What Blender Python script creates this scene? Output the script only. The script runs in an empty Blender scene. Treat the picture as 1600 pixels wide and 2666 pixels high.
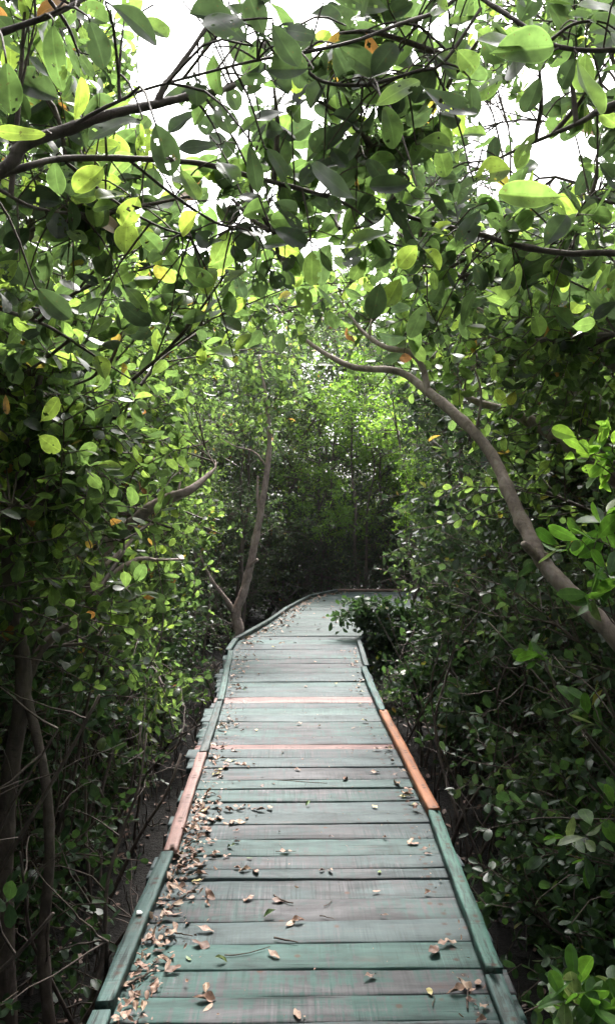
import bpy, math, random
import numpy as np
R = math.radians
scene = bpy.context.scene
COL = scene.collection
rng = np.random.default_rng(11)
random.seed(5)

# ------------------------------------------------------------------ camera, world, sun, exposure
F, CX, CY, H = 2156.0, 800.0, 1333.0, 1.5
cam_d = bpy.data.cameras.new('camera')
cam = bpy.data.objects.new('camera', cam_d); COL.objects.link(cam)
cam.location = (0, 0, H); cam.rotation_euler = (R(90), 0, 0)
cam_d.sensor_fit = 'VERTICAL'; cam_d.sensor_height = 36.0
cam_d.lens = F / 2666 * 36.0
cam_d.clip_start = 0.05; cam_d.clip_end = 500
scene.camera = cam

SUN_EL, SUN_AZ = 55.0, 6.0
w = bpy.data.worlds.new('World'); scene.world = w; w.use_nodes = True
nt = w.node_tree
bg = nt.nodes['Background']
sky = nt.nodes.new('ShaderNodeTexSky'); sky.sky_type = 'NISHITA'; sky.sun_disc = False
sky.sun_elevation = R(SUN_EL); sky.sun_rotation = R(SUN_AZ)
sky.air_density = 1.0; sky.dust_density = 6.0; sky.ozone_density = 1.0
hs = nt.nodes.new('ShaderNodeHueSaturation'); hs.inputs['Saturation'].default_value = 0.22
nt.links.new(sky.outputs[0], hs.inputs['Color']); nt.links.new(hs.outputs[0], bg.inputs['Color'])
bg.inputs['Strength'].default_value = 0.12
sl = bpy.data.lights.new('sun', 'SUN'); sl.energy = 1.5; sl.angle = R(12); sl.color = (1.0, 0.96, 0.9)
so = bpy.data.objects.new('sun', sl); COL.objects.link(so)
so.rotation_euler = (R(-(90 - SUN_EL)), 0, R(-SUN_AZ)); so.location = (0, 0, 20)

vs = scene.view_settings
vs.view_transform = 'Standard'; vs.look = 'None'; vs.gamma = 1.0; vs.exposure = 2.52
vs.use_curve_mapping = False
cy = scene.cycles
cy.max_bounces = 7; cy.diffuse_bounces = 4; cy.glossy_bounces = 2; cy.transmission_bounces = 4
cy.transparent_max_bounces = 4; cy.caustics_reflective = False; cy.caustics_refractive = False
cy.use_denoising = True
try: cy.denoising_prefilter = 'NONE'
except Exception: pass
cy.sample_clamp_indirect = 6.0

# ------------------------------------------------------------------ helpers
def un(px, py, d):                        # a point of the picture (1484 wide) at distance d along the boardwalk
    return np.array([(px * 1.0782 - CX) / F * d, d, H - (py * 1.0782 - CY) / F * d])

def tag(o, label, cat, group=None, kind=None):
    o['label'] = label; o['category'] = cat
    if group: o['group'] = group
    if kind: o['kind'] = kind
    return o

def empty(name, loc, label, cat, group=None, kind=None):
    o = bpy.data.objects.new(name, None); COL.objects.link(o); o.location = loc
    o.empty_display_size = 0.2
    return tag(o, label, cat, group, kind)

class MB:
    def __init__(s): s.v = []; s.t = []; s.q = []; s.a = []; s.n = 0
    def add(s, v, tris=None, quads=None, attr=None):
        v = np.asarray(v, np.float32).reshape(-1, 3)
        s.v.append(v)
        if tris is not None and len(tris): s.t.append(np.asarray(tris, np.int32).reshape(-1, 3) + s.n)
        if quads is not None and len(quads): s.q.append(np.asarray(quads, np.int32).reshape(-1, 4) + s.n)
        s.a.append(np.zeros_like(v) if attr is None else np.asarray(attr, np.float32).reshape(-1, 3))
        s.n += len(v)
    def mesh(s, name, mat, smooth=True, origin=(0, 0, 0)):
        me = bpy.data.meshes.new(name)
        v = np.concatenate(s.v) - np.asarray(origin, np.float32)
        t = np.concatenate(s.t) if s.t else np.zeros((0, 3), np.int32)
        q = np.concatenate(s.q) if s.q else np.zeros((0, 4), np.int32)
        loops = np.concatenate([t.ravel(), q.ravel()]).astype(np.int32)
        starts = np.concatenate([np.arange(len(t)) * 3, len(t) * 3 + np.arange(len(q)) * 4]).astype(np.int32)
        me.vertices.add(len(v)); me.vertices.foreach_set('co', v.ravel())
        me.loops.add(len(loops)); me.loops.foreach_set('vertex_index', loops)
        me.polygons.add(len(starts)); me.polygons.foreach_set('loop_start', starts)
        at = me.attributes.new('leaf', 'FLOAT_VECTOR', 'POINT')
        at.data.foreach_set('vector', np.concatenate(s.a).ravel())
        me.update(calc_edges=True)
        if smooth: me.polygons.foreach_set('use_smooth', np.ones(len(starts), bool))
        me.materials.append(mat)
        return me
    def build(s, name, mat, parent=None, smooth=True, origin=None):
        """origin: the parent's world location, the mesh is stored relative to it"""
        if not s.n: return None
        og = origin if origin is not None else (parent.location if parent is not None else (0, 0, 0))
        o = bpy.data.objects.new(name, s.mesh(name, mat, smooth, tuple(og)))
        COL.objects.link(o)
        if parent is not None: o.parent = parent
        else: o.location = og
        return o

def nrmz(v): return v / np.maximum(np.linalg.norm(v, axis=-1, keepdims=True), 1e-9)

def spline(pts, n):                        # Catmull-Rom through (x, y, z, r)
    p = np.asarray(pts, float)
    p = np.vstack([2 * p[0] - p[1], p, 2 * p[-1] - p[-2]])
    m = len(p) - 3
    out = []
    for u in np.linspace(0, m - 1e-6, n):
        i = int(u); t = u - i
        a, b, c, d = p[i:i + 4]
        out.append(0.5 * (2 * b + (c - a) * t + (2 * a - 5 * b + 4 * c - d) * t * t + (3 * b - a - 3 * c + d) * t ** 3))
    out = np.array(out); out[:, 3] = np.maximum(out[:, 3], 0.0012)
    return out

def tube(mb, P, sides=8, rough=0.0, cap=True, knots=0):
    """P: (n,4) x y z r"""
    P = np.asarray(P, float); n = len(P)
    c = P[:, :3]; r = P[:, 3].copy()
    t = nrmz(np.gradient(c, axis=0))
    ref = np.array([0.31, 0.2, 0.93]) if abs(t[0, 2]) < .9 else np.array([1., .1, 0])
    u = np.empty_like(t); last = ref
    for i in range(n):
        last = last - t[i] * last.dot(t[i]); last = last / max(np.linalg.norm(last), 1e-9); u[i] = last
    v = np.cross(t, u)
    a = np.linspace(0, 2 * np.pi, sides, endpoint=False)
    if rough:
        for _ in range(knots):
            k = rng.integers(1, n - 1); r[max(k - 1, 0):k + 1] *= 1 + rng.uniform(.04, .16)
        rr = r[:, None] * (1 + rough * rng.normal(size=(n, sides)))
    else: rr = np.repeat(r[:, None], sides, 1)
    V = c[:, None] + rr[..., None] * (np.cos(a)[None, :, None] * u[:, None] + np.sin(a)[None, :, None] * v[:, None])
    idx = np.arange(n * sides).reshape(n, sides)
    j = np.roll(np.arange(sides), -1)
    q = np.stack([idx[:-1], idx[:-1][:, j], idx[1:][:, j], idx[1:]], -1).reshape(-1, 4)
    V = V.reshape(-1, 3); tr = None
    if cap:
        V = np.vstack([V, c[-1] + t[-1] * r[-1] * .3]); e = n * sides
        tr = np.stack([idx[-1], idx[-1][j], np.full(sides, e)], -1)
    mb.add(V, tr, q)

def tubes(mb, C, rad, sides=3):
    """many thin twigs at once. C (N,K,3), rad (N,K)"""
    N, K, _ = C.shape
    t = nrmz(np.gradient(C, axis=1))
    ref = nrmz(np.cross(t, np.array([.3, .5, .81])))
    v = np.cross(t, ref)
    a = np.linspace(0, 2 * np.pi, sides, endpoint=False)
    V = C[:, :, None] + rad[:, :, None, None] * (np.cos(a)[None, None, :, None] * ref[:, :, None] + np.sin(a)[None, None, :, None] * v[:, :, None])
    idx = np.arange(N * K * sides).reshape(N, K, sides); j = np.roll(np.arange(sides), -1)
    q = np.stack([idx[:, :-1], idx[:, :-1][..., j], idx[:, 1:][..., j], idx[:, 1:]], -1).reshape(-1, 4)
    mb.add(V.reshape(-1, 3), None, q)

# ------------------------------------------------------------------ leaf shapes
US = np.array([0, .09, .17, .3, .45, .6, .75, .87, .95, 1.0])
WS = np.array([.035, .05, .36, .68, .90, 1.0, .95, .74, .46, .0])
def halfw(u): return np.interp(u, US, WS)
def leaf_template(lod):
    if lod == 0: st, xs = np.linspace(0, 1, 19), np.linspace(-1, 1, 11)
    elif lod == 1: st, xs = np.array([0, .1, .24, .46, .68, .88, 1.]), np.array([-1, 0, 1.])
    elif lod == 2: st, xs = np.array([0, .3, .7, 1.]), np.array([-1, 0, 1.])
    else: return (np.array([[0, 0], [-1, .58], [1, .58], [0, 1]], float), np.array([.04, .86, .86, .0]), np.array([[0, 2, 3], [0, 3, 1]]), None)
    hw = halfw(st); hw[-1] = .12 if lod < 2 else .35
    if lod == 2: hw[0] = .05
    U, X = np.meshgrid(st, xs, indexing='ij')
    t = np.stack([X.ravel(), U.ravel()], -1)
    W_ = np.repeat(hw, len(xs))
    n, m = len(st), len(xs)
    idx = np.arange(n * m).reshape(n, m)
    q = np.stack([idx[:-1, :-1], idx[:-1, 1:], idx[1:, 1:], idx[1:, :-1]], -1).reshape(-1, 4)
    return t, W_, None, q
TPL = [leaf_template(i) for i in range(4)]

def leaves(mb, base, d, n, L, W, rnd, lod, curl=None, fold=None, holes=0.0, wavy=0.0):
    N = len(base)
    if not N: return
    d = nrmz(d); x = nrmz(np.cross(d, n)); n = np.cross(x, d)
    t, hw, tri, q = TPL[lod]
    xx = t[:, 0] * hw; uu = t[:, 1]
    if curl is None: curl = rng.normal(.12, .22, N)
    if fold is None: fold = rng.uniform(-.05, .5, N)
    Y = uu[None] * L[:, None]; X = xx[None] * (W[:, None] * .5)
    bend = rng.normal(0, .10, N)
    X = X + (bend * L)[:, None] * (uu ** 2)[None]
    Z = -curl[:, None] * L[:, None] * (uu ** 2)[None] + fold[:, None] * np.abs(t[:, 0] * hw)[None] * W[:, None] * .5
    if wavy: Z = Z + wavy * L[:, None] * np.sin(uu[None] * 9 + rng.uniform(0, 6, N)[:, None]) * (t[:, 0] * hw)[None]
    V = base[:, None] + Y[..., None] * d[:, None] + X[..., None] * x[:, None] + Z[..., None] * n[:, None]
    K = len(t)
    A = np.empty((N, K, 3), np.float32); A[..., 0] = t[:, 0]; A[..., 1] = t[:, 1]; A[..., 2] = rnd[:, None]
    off = (np.arange(N) * K)[:, None, None]
    T = Q = None
    if tri is not None: T = (tri[None] + off).reshape(-1, 3)
    if q is not None:
        Q = (q[None] + off)
        if holes and lod == 0:
            qc = t[q].mean(1)                                     # (nq,2)
            cxw = qc[:, 0] * hw[q].mean(1)
            keep = np.ones((N, len(q)), bool)
            for i in range(N):
                if rng.random() > holes: continue
                for _ in range(rng.integers(1, 7)):
                    hu, hx, hr = rng.uniform(.25, .95), rng.uniform(-.85, .85), rng.choice([.04, .05, .07, .12], p=[.4, .3, .2, .1])
                    keep[i] &= ((qc[:, 1] - hu) ** 2 + ((cxw - hx) * .3) ** 2) > (hr * rng.uniform(.6, 1.1, len(q))) ** 2
            Q = Q[keep]
        Q = Q.reshape(-1, 4)
    mb.add(V.reshape(-1, 3), T, Q, A.reshape(-1, 3))

# ------------------------------------------------------------------ materials
def mat(name):
    m = bpy.data.materials.new(name); m.use_nodes = True
    n = m.node_tree.nodes; l = m.node_tree.links
    return m, n, l, n['Principled BSDF'], n['Material Output']
def ramp(n, stops, interp='LINEAR'):
    r = n.new('ShaderNodeValToRGB'); r.color_ramp.interpolation = interp
    e = r.color_ramp.elements
    while len(e) < len(stops): e.new(0.5)
    for k, (p, c) in enumerate(stops):
        e[k].position = p; e[k].color = (*c, 1) if len(c) == 3 else c
    return r
def mth(n, l, op, a, b=None, clamp=False):
    m = n.new('ShaderNodeMath'); m.operation = op; m.use_clamp = clamp
    for i, v in enumerate((a, b)):
        if v is None: continue
        if isinstance(v, (int, float)): m.inputs[i].default_value = v
        else: l.new(v, m.inputs[i])
    return m.outputs[0]
def mixc(n, l, f, a, b, mode='MIX'):
    m = n.new('ShaderNodeMix'); m.data_type = 'RGBA'; m.blend_type = mode
    for s, v in ((m.inputs[0], f), (m.inputs[6], a), (m.inputs[7], b)):
        if isinstance(v, (int, float)): s.default_value = v
        elif isinstance(v, tuple): s.default_value = (*v, 1)
        else: l.new(v, s)
    return m.outputs[2]
def noise(n, l, vec, scale, detail=4, rough=.55, dist=0.0):
    t = n.new('ShaderNodeTexNoise'); t.inputs['Scale'].default_value = scale; t.inputs['Detail'].default_value = detail
    t.inputs['Roughness'].default_value = rough; t.inputs['Distortion'].default_value = dist
    if vec is not None: l.new(vec, t.inputs['Vector'])
    return t.outputs[0]
def mapping(n, l, vec, scale=(1, 1, 1), loc=(0, 0, 0)):
    m = n.new('ShaderNodeMapping'); m.inputs['Scale'].default_value = scale; m.inputs['Location'].default_value = loc
    l.new(vec, m.inputs['Vector']); return m.outputs[0]

def leaf_material(name, refl, trans, t_mix=.5, rough=.36, gloss=.5):
    m, n, l, b, out = mat(name)
    at = n.new('ShaderNodeAttribute'); at.attribute_name = 'leaf'
    sp = n.new('ShaderNodeSeparateXYZ'); l.new(at.outputs['Vector'], sp.inputs[0])
    rc = ramp(n, refl); l.new(sp.outputs[2], rc.inputs[0])
    tc = ramp(n, trans); l.new(sp.outputs[2], tc.inputs[0])
    ax = mth(n, l, 'ABSOLUTE', sp.outputs[0])
    rim = ramp(n, [(0, (1.35,) * 3), (.05, (1.3,) * 3), (.10, (.98,) * 3), (.88, (1,) * 3), (.95, (1.45,) * 3), (1, (1.6,) * 3)]); l.new(ax, rim.inputs[0])
    tcn = n.new('ShaderNodeTexCoord')
    bl = noise(n, l, tcn.outputs['Object'], 45, 3)
    blr = ramp(n, [(.3, (.62,) * 3), (.7, (1.28,) * 3)]); l.new(bl, blr.inputs[0])
    c1 = mixc(n, l, 1.0, rc.outputs[0], blr.outputs[0], 'MULTIPLY'); c1 = mixc(n, l, 1.0, c1, rim.outputs[0], 'MULTIPLY')
    c2 = mixc(n, l, 1.0, tc.outputs[0], rim.outputs[0], 'MULTIPLY'); c2 = mixc(n, l, 1.0, c2, blr.outputs[0], 'MULTIPLY')
    spn = ramp(n, [(.66, (0, 0, 0)), (.71, (1, 1, 1))]); l.new(noise(n, l, tcn.outputs['Object'], 150, 2), spn.inputs[0])
    sf = mth(n, l, 'MULTIPLY', spn.outputs[0], .7)
    c1 = mixc(n, l, sf, c1, (.07, .05, .025)); c2 = mixc(n, l, sf, c2, (.12, .09, .03))
    l.new(c1, b.inputs['Base Color']); b.inputs['Roughness'].default_value = rough
    b.inputs['Specular IOR Level'].default_value = gloss
    bp = n.new('ShaderNodeBump'); bp.inputs['Strength'].default_value = .25; bp.inputs['Distance'].default_value = .002
    l.new(bl, bp.inputs['Height']); l.new(bp.outputs[0], b.inputs['Normal'])
    tr = n.new('ShaderNodeBsdfTranslucent'); l.new(c2, tr.inputs['Color'])
    mx = n.new('ShaderNodeMixShader'); mx.inputs[0].default_value = t_mix
    l.new(b.outputs[0], mx.inputs[1]); l.new(tr.outputs[0], mx.inputs[2]); l.new(mx.outputs[0], out.inputs['Surface'])
    return m

GR = [(0, (.030, .048, .024)), (.45, (.042, .075, .030)), (.8, (.060, .105, .034)), (.955, (.085, .14, .035)), (.975, (.28, .20, .03)), (.988, (.36, .15, .04)), (1, (.16, .08, .04))]
GT = [(0, (.04, .065, .03)), (.12, (.09, .15, .045)), (.4, (.155, .265, .065)), (.75, (.27, .42, .085)), (.955, (.45, .62, .09)), (.975, (.44, .33, .06)), (.988, (.50, .25, .06)), (1, (.2, .1, .05))]
M_LEAF = leaf_material('mangrove_leaf', GR, GT, .6)
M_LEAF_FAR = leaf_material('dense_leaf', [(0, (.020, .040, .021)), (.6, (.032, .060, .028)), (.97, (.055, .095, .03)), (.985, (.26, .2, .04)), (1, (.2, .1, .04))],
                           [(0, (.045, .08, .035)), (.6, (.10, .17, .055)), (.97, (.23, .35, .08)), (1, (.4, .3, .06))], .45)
M_LEAF_SUNLIT = leaf_material('sunlit_leaf', [(0, (.06, .14, .035)), (.9, (.10, .2, .04)), (1, (.16, .24, .05))],
                             [(0, (.26, .50, .06)), (.9, (.40, .66, .07)), (1, (.5, .6, .1))], .5)  # brighter leaf copy, its sunlit look is put into the colour
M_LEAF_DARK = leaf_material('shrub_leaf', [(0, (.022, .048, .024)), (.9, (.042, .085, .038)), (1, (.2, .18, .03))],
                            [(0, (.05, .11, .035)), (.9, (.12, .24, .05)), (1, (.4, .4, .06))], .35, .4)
M_LEAF_PALE = leaf_material('pale_backed_leaf', [(0, (.035, .085, .025)), (.72, (.06, .13, .03)), (.80, (.11, .17, .06)), (1, (.17, .22, .085))],
                            [(0, (.10, .26, .03)), (.72, (.2, .42, .04)), (.78, (.3, .4, .12)), (1, (.35, .42, .14))], .4, .4)

def bark_material(name, c0, c1, c2, sc=14):
    m, n, l, b, out = mat(name)
    tc = n.new('ShaderNodeTexCoord')
    a = noise(n, l, mapping(n, l, tc.outputs['Object'], (1, 1, .45)), sc * 2.2, 8, .62, .6)
    ringy = noise(n, l, mapping(n, l, tc.outputs['Object'], (1, 1, 2.6)), sc * 1.2, 5, .6)
    big = noise(n, l, tc.outputs['Object'], sc * .45, 3)
    r = ramp(n, [(.25, c0), (.52, c1), (.78, c2)]); l.new(a, r.inputs[0])
    sh = ramp(n, [(.3, (.62, .60, .60)), (.7, (1.2, 1.18, 1.15))]); l.new(big, sh.inputs[0])
    cr = ramp(n, [(.30, (.45,) * 3), (.42, (1,) * 3)]); l.new(ringy, cr.inputs[0])
    c = mixc(n, l, 1, r.outputs[0], sh.outputs[0], 'MULTIPLY'); c = mixc(n, l, .7, c, cr.outputs[0], 'MULTIPLY')
    l.new(c, b.inputs['Base Color']); b.inputs['Roughness'].default_value = .8
    h = mth(n, l, 'ADD', a, mth(n, l, 'MULTIPLY', ringy, .8))
    bp = n.new('ShaderNodeBump'); bp.inputs['Strength'].default_value = .7; bp.inputs['Distance'].default_value = .008
    l.new(h, bp.inputs['Height']); l.new(bp.outputs[0], b.inputs['Normal'])
    return m
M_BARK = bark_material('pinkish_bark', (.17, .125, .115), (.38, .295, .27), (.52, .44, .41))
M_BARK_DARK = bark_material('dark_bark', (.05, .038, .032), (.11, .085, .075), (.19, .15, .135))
M_TWIG = bark_material('twig_bark', (.05, .036, .03), (.10, .075, .062), (.17, .13, .11), 30)

def wood_material(name, bare0, bare1, wear, sat=1.0, stain=1.0, gl=.42, foot=0.0, mould=0.0, nails=''):
    """paint of the object's own colour, worn to bare grey wood; X runs along the board"""
    m, n, l, b, out = mat(name)
    oi = n.new('ShaderNodeObjectInfo'); tc = n.new('ShaderNodeTexCoord')
    rv = mth(n, l, 'MULTIPLY', oi.outputs['Random'], 57.0)
    ad = n.new('ShaderNodeVectorMath'); ad.operation = 'ADD'
    cb = n.new('ShaderNodeCombineXYZ'); l.new(rv, cb.inputs[0]); l.new(rv, cb.inputs[1]); l.new(rv, cb.inputs[2])
    l.new(tc.outputs['Object'], ad.inputs[0]); l.new(cb.outputs[0], ad.inputs[1]); v = ad.outputs[0]
    grain = noise(n, l, mapping(n, l, v, (3.0, 70, 70)), 1.0, 7, .65, .25)
    streak = noise(n, l, mapping(n, l, v, (1.3, 16, 16)), 1.0, 5, .6, .3)
    big = noise(n, l, mapping(n, l, v, (2.4, 5, 5)), 1.0, 4, .6, .4)
    saw1 = noise(n, l, mapping(n, l, v, (105, 3, 3)), 1.0, 3, .6, .15)
    saw2 = noise(n, l, mapping(n, l, v, (42, 2, 2)), 1.0, 3, .55, .1)
    sawm = ramp(n, [(.42, (0, 0, 0)), (.62, (1, 1, 1))]); l.new(noise(n, l, mapping(n, l, v, (2.2, 3.2, 3)), 1.0, 3), sawm.inputs[0])
    s = mth(n, l, 'ADD', mth(n, l, 'MULTIPLY', grain, .50), mth(n, l, 'MULTIPLY', big, .62))
    s = mth(n, l, 'ADD', s, mth(n, l, 'MULTIPLY', streak, .32))
    sw = mth(n, l, 'SUBTRACT', mth(n, l, 'ADD', mth(n, l, 'MULTIPLY', saw1, .6), mth(n, l, 'MULTIPLY', saw2, .6)), .6)
    s = mth(n, l, 'ADD', s, mth(n, l, 'MULTIPLY', sw, .75))
    s = mth(n, l, 'ADD', s, mth(n, l, 'MULTIPLY', mth(n, l, 'SUBTRACT', oi.outputs['Random'], .5), .26))
    if foot:                                # trodden bare along the middle of the walk
        sx = n.new('ShaderNodeSeparateXYZ'); l.new(tc.outputs['Object'], sx.inputs[0])
        ft = mth(n, l, 'SUBTRACT', .55, mth(n, l, 'ABSOLUTE', mth(n, l, 'SUBTRACT', sx.outputs[0], .08)))
        s = mth(n, l, 'ADD', s, mth(n, l, 'MULTIPLY', ft, foot))
    wr = ramp(n, [(wear - .07, (0, 0, 0)), (wear + .08, (1, 1, 1))]); l.new(s, wr.inputs[0])
    bare = ramp(n, [(.3, bare0), (.7, bare1)]); l.new(streak, bare.inputs[0])
    pv = ramp(n, [(.25, (.68, .72, .74)), (.55, (1, 1, 1)), (.8, (1.45, 1.38, 1.36))]); l.new(grain, pv.inputs[0])
    paint = mixc(n, l, 1, oi.outputs['Color'], pv.outputs[0], 'MULTIPLY')
    c = mixc(n, l, wr.outputs[0], paint, bare.outputs[0])
    # fine saw marks, lighter and darker lines across the board
    sl_ = ramp(n, [(.36, (.42,) * 3), (.46, (1,) * 3), (.56, (1,) * 3), (.68, (1.6,) * 3)]); l.new(saw1, sl_.inputs[0])
    c = mixc(n, l, mth(n, l, 'MULTIPLY', sawm.outputs[0], .75), c, mixc(n, l, 1, c, sl_.outputs[0], 'MULTIPLY'))
    # cracks along the grain
    ck = ramp(n, [(.31, (.18, .17, .17)), (.375, (1, 1, 1))]); l.new(noise(n, l, mapping(n, l, v, (1.1, 46, 46)), 1.0, 5, .7, .5), ck.inputs[0])
    c = mixc(n, l, .8, c, ck.outputs[0], 'MULTIPLY')
    if mould:
        mm = ramp(n, [(.50, (0, 0, 0)), (.60, (1, 1, 1))]); l.new(noise(n, l, mapping(n, l, v, (7, 60, 60), (3, 5, 8)), 1.0, 6, .7, .4), mm.inputs[0])
        c = mixc(n, l, mth(n, l, 'MULTIPLY', mm.outputs[0], .8 * mould), c, (.018, .022, .022))
    gm = ramp(n, [(.32, (.50, .48, .50)), (.56, (1.06, 1.06, 1.06))]); l.new(noise(n, l, mapping(n, l, v, (2.6, 9, 9), (4, 7, 2)), 1.0, 7, .68, .5), gm.inputs[0])
    c = mixc(n, l, 1, c, gm.outputs[0], 'MULTIPLY')
    # reddish brown dirt
    dm = ramp(n, [(.60, (0, 0, 0)), (.74, (1, 1, 1))]); l.new(noise(n, l, mapping(n, l, v, (3.5, 6, 6), (9, 3, 1)), 1.0, 6, .7), dm.inputs[0])
    c = mixc(n, l, mth(n, l, 'MULTIPLY', dm.outputs[0], .55 * stain), c, (.12, .075, .07))
    # rusty nail heads
    vo = n.new('ShaderNodeTexVoronoi'); vo.inputs['Scale'].default_value = 7.0; vo.inputs['Randomness'].default_value = .85
    l.new(v, vo.inputs['Vector'])
    nr = ramp(n, [(.045, (1, 1, 1)), (.10, (0, 0, 0))]); l.new(vo.outputs['Distance'], nr.inputs[0])
    c = mixc(n, l, mth(n, l, 'MULTIPLY', nr.outputs[0], .75 * stain), c, (.09, .04, .025))
    if nails:
        nx = n.new('ShaderNodeSeparateXYZ'); l.new(tc.outputs['Object'], nx.inputs[0])
        if nails == 'plank':
            du = mth(n, l, 'SUBTRACT', mth(n, l, 'ABSOLUTE', nx.outputs[0]), .50); dv = mth(n, l, 'SUBTRACT', mth(n, l, 'ABSOLUTE', nx.outputs[1]), .035)
        else:
            du = mth(n, l, 'SUBTRACT', mth(n, l, 'PINGPONG', mth(n, l, 'ADD', nx.outputs[0], .06), .16), .02); dv = mth(n, l, 'ADD', nx.outputs[1], .004)
        dd = mth(n, l, 'SQRT', mth(n, l, 'ADD', mth(n, l, 'MULTIPLY', du, du), mth(n, l, 'MULTIPLY', dv, dv)))
        dd = mth(n, l, 'ADD', dd, mth(n, l, 'MULTIPLY', mth(n, l, 'SUBTRACT', noise(n, l, v, 90, 3), .5), .012))
        nm = ramp(n, [(.005, (1, 1, 1)), (.014, (0, 0, 0))]); l.new(dd, nm.inputs[0])
        c = mixc(n, l, mth(n, l, 'MULTIPLY', nm.outputs[0], .85), c, (.05, .022, .015))
    l.new(c, b.inputs['Base Color'])
    rr = ramp(n, [(.2, (gl,) * 3), (.8, (gl + .22,) * 3)]); l.new(s, rr.inputs[0]); l.new(rr.outputs[0], b.inputs['Roughness'])
    b.inputs['Specular IOR Level'].default_value = .27
    h = mth(n, l, 'ADD', mth(n, l, 'MULTIPLY', grain, .5), mth(n, l, 'MULTIPLY', mth(n, l, 'MULTIPLY', saw1, sawm.outputs[0]), .6))
    h = mth(n, l, 'ADD', h, mth(n, l, 'MULTIPLY', ck.outputs[0], .5))
    bp = n.new('ShaderNodeBump'); bp.inputs['Strength'].default_value = .5; bp.inputs['Distance'].default_value = .004
    l.new(h, bp.inputs['Height']); l.new(bp.outputs[0], b.inputs['Normal'])
    return m
M_PLANK = wood_material('worn_painted_plank', (.05, .051, .055), (.112, .110, .118), .84, foot=.20, gl=.5, nails='plank')
M_KERB = wood_material('worn_painted_kerb', (.03, .034, .034), (.11, .115, .115), .86, mould=1.0, nails='kerb')
M_NEWWOOD = wood_material('bare_new_wood', (.19, .105, .08), (.27, .165, .125), 1.05, stain=.6, nails='kerb')
M_BEAM = bark_material('old_beam_wood', (.07, .05, .045), (.14, .10, .09), (.22, .17, .15), 8)

def litter_material(name, stops, rough=.6):
    m, n, l, b, out = mat(name)
    oi = n.new('ShaderNodeObjectInfo'); at = n.new('ShaderNodeAttribute'); at.attribute_name = 'leaf'
    sp = n.new('ShaderNodeSeparateXYZ'); l.new(at.outputs['Vector'], sp.inputs[0])
    f = mth(n, l, 'FRACT', mth(n, l, 'ADD', oi.outputs['Random'], sp.outputs[2]))
    r = ramp(n, stops); l.new(f, r.inputs[0])
    tc = n.new('ShaderNodeTexCoord'); nz = noise(n, l, tc.outputs['Object'], 70, 5, .65)
    sh = ramp(n, [(.3, (.55, .5, .48)), (.6, (1.1, 1.08, 1.05))]); l.new(nz, sh.inputs[0])
    c = mixc(n, l, 1, r.outputs[0], sh.outputs[0], 'MULTIPLY')
    ax = mth(n, l, 'ABSOLUTE', sp.outputs[0]); rib = ramp(n, [(0, (1.3,) * 3), (.1, (1,) * 3)]); l.new(ax, rib.inputs[0])
    c = mixc(n, l, 1, c, rib.outputs[0], 'MULTIPLY')
    l.new(c, b.inputs['Base Color']); b.inputs['Roughness'].default_value = rough
    bp = n.new('ShaderNodeBump'); bp.inputs['Strength'].default_value = .5; bp.inputs['Distance'].default_value = .003
    l.new(nz, bp.inputs['Height']); l.new(bp.outputs[0], b.inputs['Normal'])
    return m
M_DRY = litter_material('dry_leaf', [(0, (.36, .235, .185)), (.4, (.31, .195, .15)), (.65, (.38, .28, .21)), (.85, (.25, .15, .115)), (1, (.17, .105, .08))])
M_BROWN = litter_material('dark_dry_leaf', [(0, (.17, .095, .07)), (1, (.10, .06, .048))])
M_GREENLEAF = litter_material('fallen_green_leaf', [(0, (.10, .17, .06)), (1, (.2, .26, .1))], .4)
M_YELLEAF = litter_material('fallen_yellow_leaf', [(0, (.36, .31, .09)), (1, (.38, .35, .19))], .45)

def mud_material():
    m, n, l, b, out = mat('wet_mud')
    tc = n.new('ShaderNodeTexCoord')
    a = noise(n, l, tc.outputs['Object'], 3.0, 8, .65); g = noise(n, l, tc.outputs['Object'], 28, 6, .7)
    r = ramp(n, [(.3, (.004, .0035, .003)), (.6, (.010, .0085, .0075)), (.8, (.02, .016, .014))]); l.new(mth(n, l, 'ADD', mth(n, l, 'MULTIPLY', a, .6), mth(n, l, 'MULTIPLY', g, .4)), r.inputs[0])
    l.new(r.outputs[0], b.inputs['Base Color'])
    rr = ramp(n, [(.4, (.5,) * 3), (.6, (.9,) * 3)]); l.new(a, rr.inputs[0]); l.new(rr.outputs[0], b.inputs['Roughness']); b.inputs['Specular IOR Level'].default_value = .15
    bp = n.new('ShaderNodeBump'); bp.inputs['Strength'].default_value = .8; bp.inputs['Distance'].default_value = .05
    l.new(g, bp.inputs['Height']); l.new(bp.outputs[0], b.inputs['Normal'])
    return m
M_MUD = mud_material()

# ------------------------------------------------------------------ ground
MUDZ = -0.75
def mudz(x, y): return MUDZ + .05 * np.sin(x * 1.7 + 1) * np.cos(y * 1.3) + .03 * np.sin(x * 4.1 + y * 3.3)
gx = np.concatenate([[-150, -60, -25], np.linspace(-12, 12, 97), [25, 60, 150]])
gy = np.concatenate([[-120, -40, -15], np.linspace(-8, 26, 137), [40, 80, 200]])
GX, GY = np.meshgrid(gx, gy, indexing='ij')
g = MB(); i_ = np.arange(GX.size).reshape(GX.shape)
g.add(np.stack([GX, GY, mudz(GX, GY)], -1), None, np.stack([i_[:-1, :-1], i_[1:, :-1], i_[1:, 1:], i_[:-1, 1:]], -1).reshape(-1, 4))
tag(g.build('mud_ground', M_MUD), 'dark wet mangrove mud under the boardwalk', 'ground', None, 'structure')

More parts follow.
